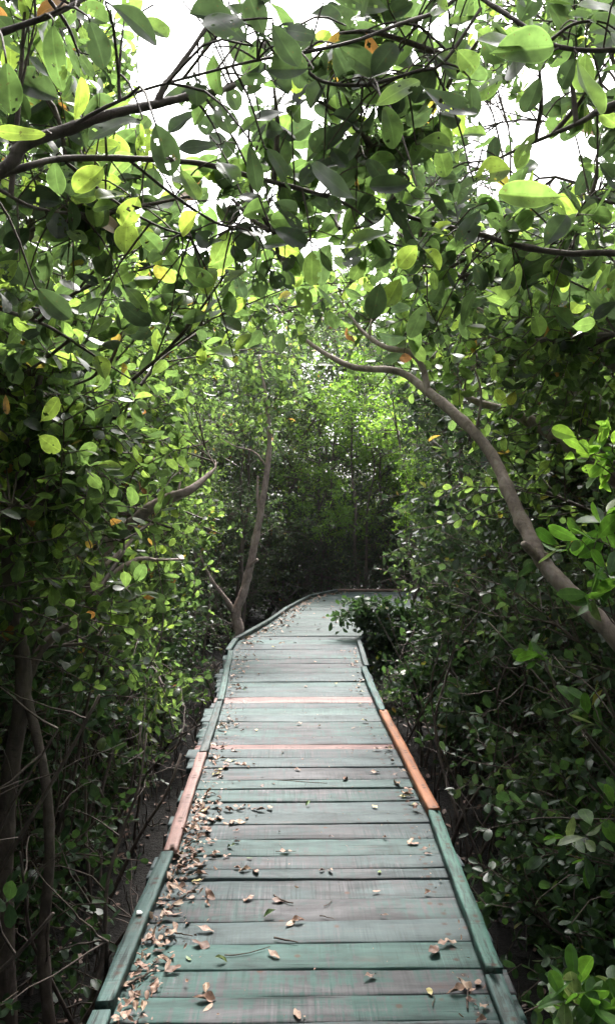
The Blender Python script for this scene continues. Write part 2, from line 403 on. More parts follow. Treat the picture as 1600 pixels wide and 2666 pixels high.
# ------------------------------------------------------------------ boardwalk
LY = [-2, 3.6, 5.0, 6.4, 8.7, 9.57, 11.0, 12.7, 14.5, 15.1, 16]
LX = [-.63, -.63, -.67, -.705, -.835, -.85, -.56, -.33, .02, .36, 1.0]
RY = [-2, 4.05, 6.1, 7.8, 9.4, 10.6, 12.0, 13.2, 13.5, 16]
RX = [.62, .64, .58, .565, .61, .80, 1.15, 1.7, 3.6, 3.8]
def xl(y): return np.interp(y, LY, LX)
def xr(y): return np.interp(y, RY, RX)

walk = empty('boardwalk', (0, 0, 0), 'long narrow boardwalk of worn teal planks with low kerbs bending behind a shrub', 'boardwalk')
TEAL = (.068, .092, .095); TEALG = (.062, .099, .095)
bounds = [15.6, 15.2, 14.8, 14.35, 13.88, 13.57, 13.25, 12.96, 12.68, 12.34, 12.0, 11.6, 11.2, 10.8, 10.4, 10.0, 9.7, 9.4, 9.05, 8.69, 8.45, 8.2, 7.93, 7.72,
          7.52, 7.32, 7.11, 6.9, 6.71, 6.51, 6.32, 6.11, 5.92, 5.73, 5.53, 5.34, 5.23, 5.05, 4.86, 4.63, 4.49, 4.295, 4.11, 3.98, 3.80,
          3.62, 3.48, 3.39, 3.21, 3.04, 2.885, 2.72, 2.57, 2.43]
while bounds[-1] > -1.6: bounds.append(bounds[-1] - random.uniform(.14, .18))
gaps = {4.295: .013, 3.21: .013, 5.34: .018, 6.9: .016, 5.92: .012, 10.0: .018, 12.68: .018, 4.49: .008, 6.32: .01}
def board(name, cx, cyy, z, L, Wd, T, ang, material, col, parent, warp=.003, nx=26, skew=0.0, ends=.006, rot_y=0.0):
    """one sawn board, X along its length, top at z; slightly warped, edges worn"""
    mb = MB()
    xs = np.linspace(-L / 2, L / 2, nx)
    bv = min(.004 / Wd, .04); prof = np.array([[-.5, -1], [-.5, -.10], [-.5 + bv, 0], [-.2, 0.0], [.2, 0.0], [.5 - bv, 0], [.5, -.10], [.5, -1]])
    ph = rng.uniform(0, 6, 6)
    e0 = .0035 * np.sin(xs * 5 + ph[0]) + .002 * np.sin(xs * 17 + ph[1]) + rng.normal(0, .0006, nx)
    e1 = .0035 * np.sin(xs * 4 + ph[2]) + .002 * np.sin(xs * 19 + ph[3]) + rng.normal(0, .0006, nx)
    wz = warp * np.sin(xs * 2.2 + ph[4]); tw = rng.normal(0, warp * .5)
    V = np.zeros((nx, 8, 3))
    for k in range(8):
        yy = prof[k, 0] * Wd + (e0 if prof[k, 0] < 0 else e1) * min(1, abs(prof[k, 0]) * 2) * min(1, Wd / .1)
        V[:, k, 0] = xs; V[:, k, 1] = yy
        V[:, k, 2] = prof[k, 1] * T + wz + tw * prof[k, 0] * 2
    for e in (0, -1): V[e, :, 0] += rng.normal(0, ends, 8) * .6; 
    idx = np.arange(nx * 8).reshape(nx, 8); j = np.roll(np.arange(8), -1)
    q = np.stack([idx[:-1], idx[1:], idx[1:][:, j], idx[:-1][:, j]], -1).reshape(-1, 4)
    caps = [[idx[0, k] for k in (0, 1, 6, 7)], [idx[0, k] for k in (1, 2, 5, 6)], [idx[0, k] for k in (2, 3, 4, 5)],
            [idx[-1, k] for k in (7, 6, 1, 0)], [idx[-1, k] for k in (6, 5, 2, 1)], [idx[-1, k] for k in (5, 4, 3, 2)]]
    mb.add(V.reshape(-1, 3), None, np.vstack([q, np.array(caps)]))
    o = bpy.data.objects.new(name, mb.mesh(name, material, False)); COL.objects.link(o)
    o.parent = parent; o.location = (cx, cyy, z); o.rotation_euler = (0, rot_y, ang); o.color = (*col, 1)
    return o
PLANKS = []
for i in range(len(bounds) - 1):
    y1, y0 = bounds[i], bounds[i + 1]
    gap = gaps.get(y0, random.uniform(.002, .006)); ym = (y0 + y1) / 2
    a, b_ = float(xl(ym)), float(xr(ym))
    ex0 = random.uniform(-.005, .03) + (.025 + random.uniform(-.03, .03) if 4.9 < ym < 8.6 else 0)
    ex1 = random.uniform(-.005, .02)
    tint = random.uniform(-1, 1)
    col = tuple(c * (1 + .13 * tint) for c in (TEAL if random.random() < .6 else TEALG))
    if ym < 2.95 and ym > 2.4: col = (.056, .110, .099)
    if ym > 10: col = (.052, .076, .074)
    m_, lab = M_PLANK, None
    if abs(ym - 6.61) < .05: m_, col, lab = M_NEWWOOD, (.21, .13, .122), 'bare pink plank among the teal ones'
    if abs(ym - 5.285) < .03: m_, col, lab = M_NEWWOOD, (.165, .088, .08), 'narrow pinkish plank next to a wide gap'
    if 13.3 < ym: b_ = 3.7
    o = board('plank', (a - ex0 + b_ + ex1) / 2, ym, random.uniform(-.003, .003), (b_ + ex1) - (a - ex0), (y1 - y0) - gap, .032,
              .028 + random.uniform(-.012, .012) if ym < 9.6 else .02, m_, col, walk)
    if lab: o['label'] = lab
    PLANKS.append(o)
def kerb(p, q, h, z0, wd, material, col, lab=None, side=-1):
    """p, q: outer edge points; side -1 = outer edge on the -x side"""
    p, q = np.array(p), np.array(q); d = q - p; L = float(np.linalg.norm(d)); ang = math.atan2(d[1], d[0])
    nrm = np.array([d[1], -d[0]]) / L * (1 if side < 0 else -1)
    c = (p + q) / 2 + nrm * wd / 2
    o = board('kerb_rail', c[0], c[1], z0 + h, L - .004, wd, h - .003, ang, material, col, walk, warp=.002, nx=int(8 + L * 10), ends=.004)
    if lab: o['label'] = lab
    return o
KT = (.070, .120, .113)
ko = .006
kerb((-.625, -1.6), (-.632, 2.44), .030, ko, .056, M_KERB, KT)
kerb((-.630, 2.46), (-.632, 3.555), .040, ko, .056, M_KERB, KT)
kerb((-.619, 3.56), (-.668, 5.02), .040, ko, .056, M_NEWWOOD, (.27, .165, .148), 'bare pink kerb board')
kerb((-.656, 5.03), (-.705, 6.40), .042, ko, .052, M_KERB, (.06, .09, .09))
kerb((-.700, 6.41), (-.832, 8.70), .042, ko, .052, M_KERB, (.07, .12, .11))
kerb((-.865, 8.72), (-.852, 9.55), .044, ko, .055, M_KERB, KT)
kerb((-.850, 9.57), (-.575, 11.0), .046, ko, .055, M_KERB, (.065, .10, .095))
kerb((-.572, 11.02), (-.33, 12.7), .046, ko, .055, M_KERB, (.065, .10, .095))
kerb((-.328, 12.72), (.02, 14.5), .046, ko, .055, M_KERB, (.065, .10, .095))
kerb((.025, 14.52), (.52, 15.52), .046, ko, .055, M_KERB, (.07, .10, .095))
kerb((.53, 15.54), (3.6, 15.62), .05, ko, .055, M_NEWWOOD, (.3, .2, .17), 'grey brown far kerb board')
kerb((.615, -1.6), (.619, 2.63), .030, ko, .055, M_KERB, KT, side=1)
kerb((.622, 2.65), (.642, 4.035), .040, ko, .056, M_KERB, (.066, .150, .124), side=1)
kerb((.645, 4.045), (.583, 6.075), .048, ko, .056, M_NEWWOOD, (.32, .125, .058), 'bare orange kerb board', side=1)
kerb((.577, 6.085), (.553, 7.81), .044, ko, .054, M_KERB, (.054, .11, .105), side=1)
kerb((.585, 7.83), (.607, 9.42), .046, ko, .05, M_KERB, (.055, .08, .08), side=1)
kerb((.615, 9.44), (1.14, 12.0), .046, ko, .05, M_KERB, (.06, .095, .09), side=1)
# understructure
def bar(name, p, q, wdt, hgt, parent, material=M_BEAM):
    p, q = np.array(p, float), np.array(q, float); d = q - p; L = np.linalg.norm(d); t = d / L
    up = np.array([0, 0, 1.]) if abs(t[2]) < .9 else np.array([0, 1., 0])
    s = np.cross(t, up); s /= np.linalg.norm(s); u = np.cross(s, t)
    V = [p + s * a * wdt / 2 + u * b * hgt / 2 + t * c * L for c in (0, 1) for a, b in ((-1, -1), (1, -1), (1, 1), (-1, 1))]
    mb = MB(); mb.add(V, None, [[0, 1, 2, 3], [7, 6, 5, 4], [0, 4, 5, 1], [1, 5, 6, 2], [2, 6, 7, 3], [3, 7, 4, 0]])
    o = mb.build(name, material, parent, False)
    bv = o.modifiers.new('b', 'BEVEL'); bv.width = .008; bv.segments = 2
    return o
for s in (0, 1):
    ys = [-1.6, 3.0, 6.0, 9.0, 12.0, 14.8]
    for a, b_ in zip(ys[:-1], ys[1:]):
        fx = (lambda y: xl(y) + .12) if s == 0 else (lambda y: min(float(xr(y)), 1.6) - .12)
        bar('stringer', (fx(a), a + .01, -.095), (fx(b_), b_ - .01, -.095), .06, .10, walk)
for y in (0.2, 1.7, 3.2, 4.7, 6.2, 7.7, 9.2, 10.7, 12.2, 13.7):
    a, b_ = float(xl(y)) + .04, min(float(xr(y)), 1.8) - .04
    bar('cross_beam', (a - .05, y, -.20), (b_ + .05, y, -.20), .07, .09, walk)
    bar('post', (a + .03, y + .09, -.10 if False else -.155), (a + .03, y + .09, -1.2), .075, .075, walk)
    bar('post', (b_ - .03, y + .09, -.155), (b_ - .03, y + .09, -1.2), .075, .075, walk)

# ------------------------------------------------------------------ vegetation
def wob(p): return .25 * np.sin(p[..., 1] * 2.3 + 1) + .2 * np.sin(p[..., 0] * 3.1 + p[..., 2] * 2.1)
def keep(P, free=False):
    """True where foliage may stand: clear of the walkway, of the eye and of the gap in the canopy above the walkway"""
    x, y, z = P[..., 0], P[..., 1], P[..., 2]
    a, b_ = xl(y) - .02, np.minimum(xr(y), 2.2) + .02
    wb = wob(P)
    ok = np.ones(x.shape, bool)
    side = np.where(y < 9, .0, .05)
    nw = np.where((y > 6) & (y < 11), 0., .12)
    in_walk = (x > a - side + nw * np.clip(z - 1, 0, 2)) & (x < b_ + side - .12 * np.clip(z - 1, 0, 2)) & (y < 16.2) & (z < 2.05 + .45 * wb + .03 * y)
    ok &= ~in_walk
    ok &= ~((y > 5) & (y < 11.9) & (x < (.104 + .035 * np.sin(z * 5.1 + y * 2.3)) * y) & (x > -.06 * y) & (z < 2.1 + .7 * np.sin(x * 4.3 + y * 1.9)))
    ok &= ~((x > .5) & (x < 2.6) & (y > 9.3) & (y < 16) & (z < .75))
    if not free:
        ok &= (x ** 2 + y ** 2 + (z - H) ** 2) > 1.5 ** 2
        s = y * (1 + .5 * wb)
        gap = (z > 1.55 + .30 * y + .35 * wb) & (x > -.20 * y + .1 * wb) & (x < .10 * y + .1 * wb) & (y > .3) & (y < 40)
        gap3 = (z > 1.5 + .38 * y + .2 * wb) & (z < 1.5 + .52 * y + .2 * wb) & (x > .19 * y) & (x < .37 * y) & (rng.random(x.shape) < .6)
        ok &= ~(gap | gap3)
    return ok

class Crown:
    def __init__(s): s.lf = MB(); s.tw = MB()
def twig_leaves(cr, base, tip, m, leafL, lod, rise=.12, r0=.0032, rndf=None, free=False, aspect=.58, start=.28, up=.55, holes=.0, keepf=keep):
    """twigs from base to tip (N,3) with opposite leaf pairs and a tuft at the tip"""
    N = len(base)
    if not N: return
    ln = np.linalg.norm(tip - base, axis=1)
    ts = np.array([0, .3, .65, 1.0])
    C = base[:, None] + (tip - base)[:, None] * ts[None, :, None]
    C[:, 1:3, 2] += (rise * ln)[:, None] * np.array([.6, .7])
    C[:, 1:3] += rng.normal(0, .06, (N, 2, 3)) * ln[:, None, None]
    ok = keepf(C[:, 3], free) & keepf(C[:, 1], True) & keepf(C[:, 2], free)
    C = C[ok]; ln = ln[ok]; N = len(C)
    if not N: return
    rad = np.array([1, .8, .6, .4])[None] * r0 * np.clip(ln / .35, .6, 1.6)[:, None]
    tubes(cr.tw, C, rad, 4 if lod < 2 else 3)
    tt = start + (1 - start) * (np.arange(m) // 2 + rng.uniform(0, .5, (N, m))) / max(1, (m - 1) // 2 + .6)
    tt = np.clip(tt, 0, 1)
    seg = np.clip(np.searchsorted(ts, tt, side='right') - 1, 0, 2)
    f = (tt - ts[seg]) / (ts[seg + 1] - ts[seg])
    ii = np.arange(N)[:, None]
    B = C[ii, seg] * (1 - f)[..., None] + C[ii, seg + 1] * f[..., None]
    T = nrmz(C[ii, seg + 1] - C[ii, seg])
    U = nrmz(np.cross(T, np.array([.13, .21, .97]) + rng.normal(0, .25, (N, 1, 3))))
    V = np.cross(T, U)
    phi = (np.arange(m) % 2) * np.pi + ((np.arange(m) // 2) % 2) * np.pi / 2 + rng.normal(0, .5, (N, m)) + rng.uniform(0, 6.28, (N, 1))
    out = np.cos(phi)[..., None] * U + np.sin(phi)[..., None] * V
    D = nrmz(T * rng.uniform(.2, .9, (N, m, 1)) + out * rng.uniform(.6, 1.1, (N, m, 1)) + np.array([0, 0, .12]) + rng.normal(0, .2, (N, m, 3)))
    nn = nrmz(np.array([0, 0, 1.]) * up + rng.normal(0, .55, (N, m, 3)) + .25 * T)
    B = B.reshape(-1, 3); D = D.reshape(-1, 3); nn = nn.reshape(-1, 3)
    M_ = len(B)
    L = leafL * np.clip(rng.normal(1, .2, M_), .5, 1.45)
    okl = keepf(B + D * (L * .6)[:, None], free) & (rng.random(M_) < .94)
    W_ = L * np.clip(rng.normal(aspect, .06, M_), .4, .75)
    rnd = rng.beta(1.6, 1.7, M_) * .955
    odd = rng.random(M_) < .013; rnd[odd] = rng.uniform(.965, 1, odd.sum())
    if rndf is not None: rnd = rndf(M_)
    leaves(cr.lf, B[okl], D[okl], nn[okl], L[okl], W_[okl], rnd[okl], lod, holes=holes)

def lod_for(c, near=(2.3, 5.2, 10.5)):
    d = float(np.linalg.norm(np.asarray(c) - np.array([0, 0, H])))
    return 0 if d < near[0] else 1 if d < near[1] else 2 if d < near[2] else 3

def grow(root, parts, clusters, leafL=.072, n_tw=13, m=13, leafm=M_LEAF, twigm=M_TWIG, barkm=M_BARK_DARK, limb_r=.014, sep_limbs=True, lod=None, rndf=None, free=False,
         up=.55, crown_name='crown', aspect=.58, holes=.35, keepf=keep):
    """parts: list of (name, pts) tubes; clusters: list of (centre, radius, n factor). Limbs grow from the nearest lower point of the stems."""
    cr = Crown(); lm = MB(); allp = []
    for nm, pts, sides in parts:
        n = max(8, int(len(pts) * 7))
        P = spline(pts, n); mb = MB(); tube(mb, P, sides, .045 if sides > 6 else .03, True, knots=max(2, n // 6))
        mb.build(nm, barkm, root); allp.append(P)
    S_ = np.vstack(allp)
    for c, rad, k in clusters:
        c = np.asarray(c, float)
        dist = np.linalg.norm(S_[:, :3] - c, axis=1) + 1.2 * np.clip(S_[:, 2] - c[2] + .1, 0, None) + .35 * np.clip(.03 - S_[:, 3], 0, 1) * 0
        s0 = S_[int(np.argmin(dist + rng.uniform(0, .15, len(dist))))]
        d = c - s0[:3]; ln = np.linalg.norm(d)
        mid1 = s0[:3] + d * .35 + np.array([0, 0, .12 * ln]) + rng.normal(0, .05 * ln, 3)
        mid2 = s0[:3] + d * .7 + np.array([0, 0, .10 * ln]) + rng.normal(0, .05 * ln, 3)
        r = min(limb_r * np.clip(ln / .8, .5, 1.3), s0[3] * .8)
        limb = spline([[*s0[:3], r], [*mid1, r * .8], [*mid2, r * .6], [*c, r * .38]], 9)
        ld = lod if lod is not None else lod_for(c)
        if sep_limbs and ln > .35 and ld < 2:
            q = MB(); tube(q, limb, 6, .04, True, 2); q.build('limb', barkm, root)
        else: tube(lm, limb, 5 if ld < 2 else 4, .03)
        n = max(3, int(n_tw * k))
        t = rng.uniform(.4, 1, n); bi = (t * 8).astype(int)
        base = limb[bi, :3]
        off = rng.normal(0, 1, (n, 3)); off /= np.maximum(1, np.linalg.norm(off, axis=1, keepdims=True) / 1.7)
        tip = c + off * np.asarray(rad)
        tip[:, 2] += .1 * np.mean(rad)
        twig_leaves(cr, base, tip, m, leafL, ld, rndf=rndf, free=free, up=up, aspect=aspect, holes=holes, keepf=keepf)
    if lm.n: lm.build('branchwork', barkm, root)
    cr.tw.build('twig_spray', twigm, root)
    cr.lf.build(crown_name, leafm, root)
    return root

def side_tree(x, y, h, label, group, lean=None, n=24, zlo=.75, leafm=M_LEAF, leafL=.058, wx=.75, wy=.85, n_tw=27, rtr=.045, up=.55, seed=None, dense_low=.0, stems=2, m=13):
    s = -1 if x < 0 else 1
    root = empty('mangrove_tree', (x, y, float(mudz(x, y))), label, 'tree', group)
    lean = lean if lean is not None else -s * random.uniform(.25, .5)
    parts = []
    for k in range(stems):
        ox, oy = random.uniform(-.16, .16), random.uniform(-.18, .18)
        l2 = lean * random.uniform(.5, 1.2) + (k * s * .4)
        hh = h * random.uniform(.72, .9)
        p = []
        for t in np.linspace(0, 1, 7):
            p.append([x + ox + l2 * t ** 1.5 + random.gauss(0, .05) * (t > 0), y + oy + random.gauss(0, .06) * (t > 0) + random.uniform(-.3, .3) * t, float(mudz(x, y)) - .05 + (hh - MUDZ) * t, rtr * (1 - .78 * t) * random.uniform(.85, 1.1) * (1 if k == 0 else .7)])
        parts.append(('trunk', p, 9))
    cl = []; tries = 0
    while len(cl) < n and tries < 4000:
        tries += 1
        z = zlo + (h - zlo) * random.random() ** .9
        f = (z - zlo) / (h - zlo)
        e = .75 + .6 * math.sin(min(1, f + .1) * math.pi) ** .7
        c = np.array([x + lean * f + random.gauss(0, .55) * wx * e, y + random.gauss(0, .6) * wy * e, z])
        if not keep(c): continue
        r = random.uniform(.22, .38)
        k = (1.0 if z > 1.2 else .6) * (1 if z < 2.9 else .7)
        cl.append((c, (r, r, r * .75), k))
    return grow(root, parts, cl, leafL, n_tw, m, leafm, up=up)

PS, OS = 'mangrove trees along the pink kerb side', 'mangrove trees along the orange kerb side'
# row along the side of the pink kerb board
side_tree(-1.62, 2.55, 3.9, 'two-stemmed mangrove with broad leaves beside the nearest teal kerb, facing the pink board side', PS, n=30, zlo=.9, wx=.7)
side_tree(-1.62, 3.55, 4.3, 'leafy mangrove beside the near end of the pink kerb board', PS, n=34, zlo=.75)
side_tree(-1.65, 4.65, 4.6, 'leafy mangrove beside the far end of the pink kerb board', PS, n=34, zlo=.55)
side_tree(-1.62, 5.9, 4.7, 'bushy mangrove beside the dark kerb with protruding plank ends', PS, n=36, zlo=.3, wx=.6)
side_tree(-1.72, 7.4, 4.9, 'bushy mangrove beside the pale kerb before the kink', PS, n=36, zlo=.2, wx=.6)
side_tree(-1.95, 9.1, 5.0, 'mangrove with light leaves beside the kink in the kerb', PS, n=34, zlo=.5, wx=.6)
side_tree(-1.75, 11.6, 5.2, 'tall mangrove beyond the kink, behind the pale forked trunk', PS, n=34, zlo=1.0)
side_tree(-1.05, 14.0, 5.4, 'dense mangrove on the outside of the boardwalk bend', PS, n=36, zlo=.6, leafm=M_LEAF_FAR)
# row along the side of the orange kerb board
side_tree(1.75, 2.7, 3.8, 'mangrove with broad leaves beside the nearest teal kerb, on the orange board side', OS, n=19, zlo=1.25, wx=.6)
side_tree(1.95, 4.2, 4.3, 'mangrove standing behind the arching bare trunk', OS, n=24, zlo=1.1, leafm=M_LEAF)
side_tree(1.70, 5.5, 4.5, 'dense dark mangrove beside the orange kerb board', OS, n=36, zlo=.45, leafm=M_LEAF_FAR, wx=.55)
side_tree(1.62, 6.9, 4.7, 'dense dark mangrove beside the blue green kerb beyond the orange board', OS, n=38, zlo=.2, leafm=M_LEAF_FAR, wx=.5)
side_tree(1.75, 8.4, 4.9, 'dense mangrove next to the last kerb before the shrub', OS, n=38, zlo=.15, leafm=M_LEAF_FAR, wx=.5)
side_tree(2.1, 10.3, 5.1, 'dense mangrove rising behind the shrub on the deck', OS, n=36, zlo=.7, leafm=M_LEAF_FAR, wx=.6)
side_tree(1.55, 12.6, 4.0, 'mangrove with sunlit green painted into its leaves by the inside of the bend', OS, n=30, zlo=1.3, leafm=M_LEAF_SUNLIT, wx=.5, lean=-.35)

for x, y, ln_ in ((-1.75, -.5, .95), (1.8, -.7, -.95), (-1.7, -2.2, 1.2), (1.75, -2.4, -1.2)):  # unseen trees added overhead to cut skylight on walls and near deck
    side_tree(x, y, 4.6, 'unseen mangrove leaning over behind the viewpoint, added to block skylight', 'added shading trees leaning over behind the viewpoint', lean=ln_, n=40, zlo=1.6, leafm=M_LEAF_FAR, leafL=.08, wx=.9, n_tw=16)

# --- the arching trunk that leans from the orange side over the deck
arch = empty('mangrove_tree', (2.05, 2.7, float(mudz(2.05, 2.7))), 'bare pinkish trunk arching from beside the orange board up over the deck', 'tree')
def path(pts): return [[*un(px, py, d), r] for px, py, d, r in pts]
A = [[2.05, 2.7, -.8, .062], [1.75, 2.78, -.1, .058], [1.42, 2.86, .55, .053]] + path([(1520, 1580, 2.95, .046), (1400, 1455, 3.05, .041), (1315, 1365, 3.15, .038), (1272, 1285, 3.25, .036), (1230, 1195, 3.35, .034), (1190, 1105, 3.5, .031),
     (1130, 1030, 3.65, .029), (1035, 948, 3.85, .026), (960, 897, 4.0, .022), (850, 885, 4.2, .019), (752, 832, 4.4, .014), (690, 770, 4.6, .009)])
B = path([(1032, 945, 3.85, .02), (1020, 890, 3.87, .018), (988, 850, 3.9, .017), (930, 838, 4.0, .015), (870, 795, 4.2, .012), (800, 700, 4.5, .008)])
C = path([(1150, 1035, 3.62, .008), (1160, 970, 3.6, .007), (1155, 920, 3.6, .006), (1130, 860, 3.65, .004)])
st1 = path([(1300, 1350, 3.16, .017), (1268, 1318, 3.1, .013), (1262, 1312, 3.09, .012)])
st2 = path([(1315, 1365, 3.15, .012), (1318, 1345, 3.13, .011), (1320, 1336, 3.13, .012)])
for P_ in (A, B, C):
    for q in P_: q[3] *= .78
cl = [(un(px, py, d), (.3, .3, .25), k) for px, py, d, k in ((700, 740, 4.5, 1), (780, 640, 4.4, 1), (830, 700, 4.2, .8), (620, 700, 4.8, 1), (900, 760, 4.2, .6), (1110, 800, 3.6, .5), (880, 600, 4.3, .8))]
grow(arch, [('trunk', A, 14), ('limb', B, 10), ('limb', C, 7), ('stub', st1, 8), ('stub', st2, 8)], cl, barkm=M_BARK, sep_limbs=False, leafL=.07)

# --- second tree on the orange side: two leaning stems crossing behind the arch
snd = empty('mangrove_tree', (2.6, 4.1, float(mudz(2.6, 4.1))), 'mangrove with two brown leaning stems crossing high behind the arching trunk', 'tree')
A = [[2.6, 4.1, -.8, .05], [2.3, 4.1, .4, .045], [1.9, 4.1, 1.3, .038]] + path([(1470, 1150, 4.1, .033), (1362, 1072, 4.15, .03), (1292, 1024, 4.2, .027), (1222, 994, 4.3, .024), (1132, 962, 4.4, .016), (1120, 930, 4.5, .008)])
B = [[2.6, 4.1, -.75, .045], [2.2, 3.9, .6, .04]] + path([(1560, 1180, 3.8, .036), (1440, 1060, 3.8, .033), (1412, 1000, 3.8, .03), (1390, 945, 3.85, .028), (1327, 874, 3.9, .02), (1240, 855, 4, .01)])
C = path([(1600, 960, 3.3, .026), (1484, 884, 3.3, .022), (1407, 819, 3.35, .02), (1312, 739, 3.4, .017), (1217, 679, 3.5, .014), (1177, 649, 3.6, .011), (1100, 590, 3.7, .006)])
D = [[2.3, 3.4, .5, .03], [1.95, 3.3, 1.5, .028]] + C
cl = [(un(px, py, d), (.32, .32, .25), k) for px, py, d, k in ((1150, 860, 4.2, 1), (1280, 800, 3.8, 1), (1380, 760, 3.6, 1.2), (1200, 700, 3.6, 1.2), (1100, 640, 3.6, 1), (1300, 640, 3.3, 1.2), (1420, 680, 3.2, 1.2), (1040, 720, 4, 1), (1000, 820, 4.3, .8), (1240, 910, 4.3, .8), (1440, 900, 3.7, .8), (1000, 620, 3.9, .8))]
grow(snd, [('trunk', A, 12), ('trunk', B, 12), ('limb', D, 10)], cl, barkm=M_BARK, leafL=.072)

# --- pale forked trunk beside the kink
frk = empty('mangrove_tree', (-.88, 10.2, float(mudz(-.88, 10.2))), 'pale slender forked trunk rising beside the kink of the kerb', 'tree')
A = [[-.88, 10.2, -.8, .075]] + path([(576, 1530, 10.2, .062), (570, 1480, 10.2, .055), (588, 1430, 10.2, .05), (603, 1370, 10.2, .047), (615, 1310, 10.2, .044), (630, 1230, 10.2, .04), (643, 1150, 10.2, .036), (650, 1060, 10.2, .028), (640, 950, 10.2, .018), (625, 860, 10.2, .008)])
B = path([(566, 1482, 10.2, .035), (548, 1450, 10.15, .028), (512, 1402, 10.0, .022), (480, 1340, 9.8, .015)])
C = path([(603, 1372, 10.2, .025), (612, 1358, 10.1, .02), (621, 1351, 10.05, .018)])
D = path([(626, 1240, 10.2, .02), (621, 1200, 10.2, .017), (622, 1150, 10.2, .012)])
cl = [(un(px, py, d), (.45, .45, .35), k) for px, py, d, k in ((620, 1000, 10.2, 1), (560, 950, 10, 1), (680, 960, 10.2, 1), (600, 880, 10, 1), (700, 870, 10.3, 1), (540, 1060, 9.7, .8), (660, 1060, 10.3, .6), (650, 790, 10.2, 1), (480, 1300, 9.7, .7))]
grow(frk, [('trunk', A, 12), ('limb', B, 8), ('stub', C, 7), ('limb', D, 7)], cl, barkm=M_BARK, n_tw=16, leafL=.075)

# --- left side: dark crooked trunks in the shade and the lit limb
ctr = empty('mangrove_tree', (-1.35, 3.1, float(mudz(-1.35, 3.1))), 'dark crooked multi-stemmed trunk in the shade beside the pink kerb board', 'tree')
A = [[-1.12, 3.1, -.8, .06]] + path([(10, 2150, 3.1, .05), (22, 1900, 3.1, .046), (58, 1650, 3.1, .045), (40, 1500, 3.1, .04), (20, 1330, 3.1, .034), (60, 1100, 3.15, .025), (100, 900, 3.2, .015)])
B = path([(58, 1660, 3.1, .03), (85, 1760, 3.05, .026), (112, 1900, 3.0, .026), (120, 2080, 3.0, .028), (105, 2300, 3.0, .03), (130, 2560, 3.0, .03)])[::-1]
C = path([(58, 1650, 3.1, .03), (110, 1555, 3.2, .026), (180, 1500, 3.3, .022), (235, 1430, 3.4, .016), (300, 1330, 3.6, .01)])
cl = [(un(px, py, d), (.28, .28, .25), k) for px, py, d, k in ((80, 1050, 3.1, 1), (200, 1150, 3.2, 1), (60, 1250, 3.0, 1), (300, 1300, 3.6, .8), (160, 1330, 3.2, .8), (60, 880, 3.1, 1), (320, 1420, 3.5, .5), (180, 1000, 3.2, 1))]
for P_ in (A, B, C):
    for q in P_: q[3] *= .68
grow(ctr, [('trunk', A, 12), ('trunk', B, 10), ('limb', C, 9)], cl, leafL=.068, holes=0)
lit = empty('mangrove_tree', (-1.75, 5.1, float(mudz(-1.75, 5.1))), 'mangrove whose pale bent limb reaches out of the leaves beside the pink kerb', 'tree')
A = [[-1.75, 5.1, -.8, .05], [-1.6, 5.0, .2, .04]] + path([(230, 1370, 4.3, .033), (335, 1250, 4.1, .029), (400, 1207, 4.05, .026), (450, 1188, 4.0, .022), (485, 1163, 4.05, .015), (505, 1145, 4.1, .010), (522, 1128, 4.15, .004)])
cl = [(un(px, py, d), (.35, .35, .3), k) for px, py, d, k in ((480, 1070, 4.2, 1), (520, 1110, 4.3, 1), (430, 1120, 4.2, .8), (400, 1290, 5.0, .7), (450, 1350, 5.2, .8))]
grow(lit, [('trunk', A, 12)], cl, barkm=M_BARK, leafL=.07)

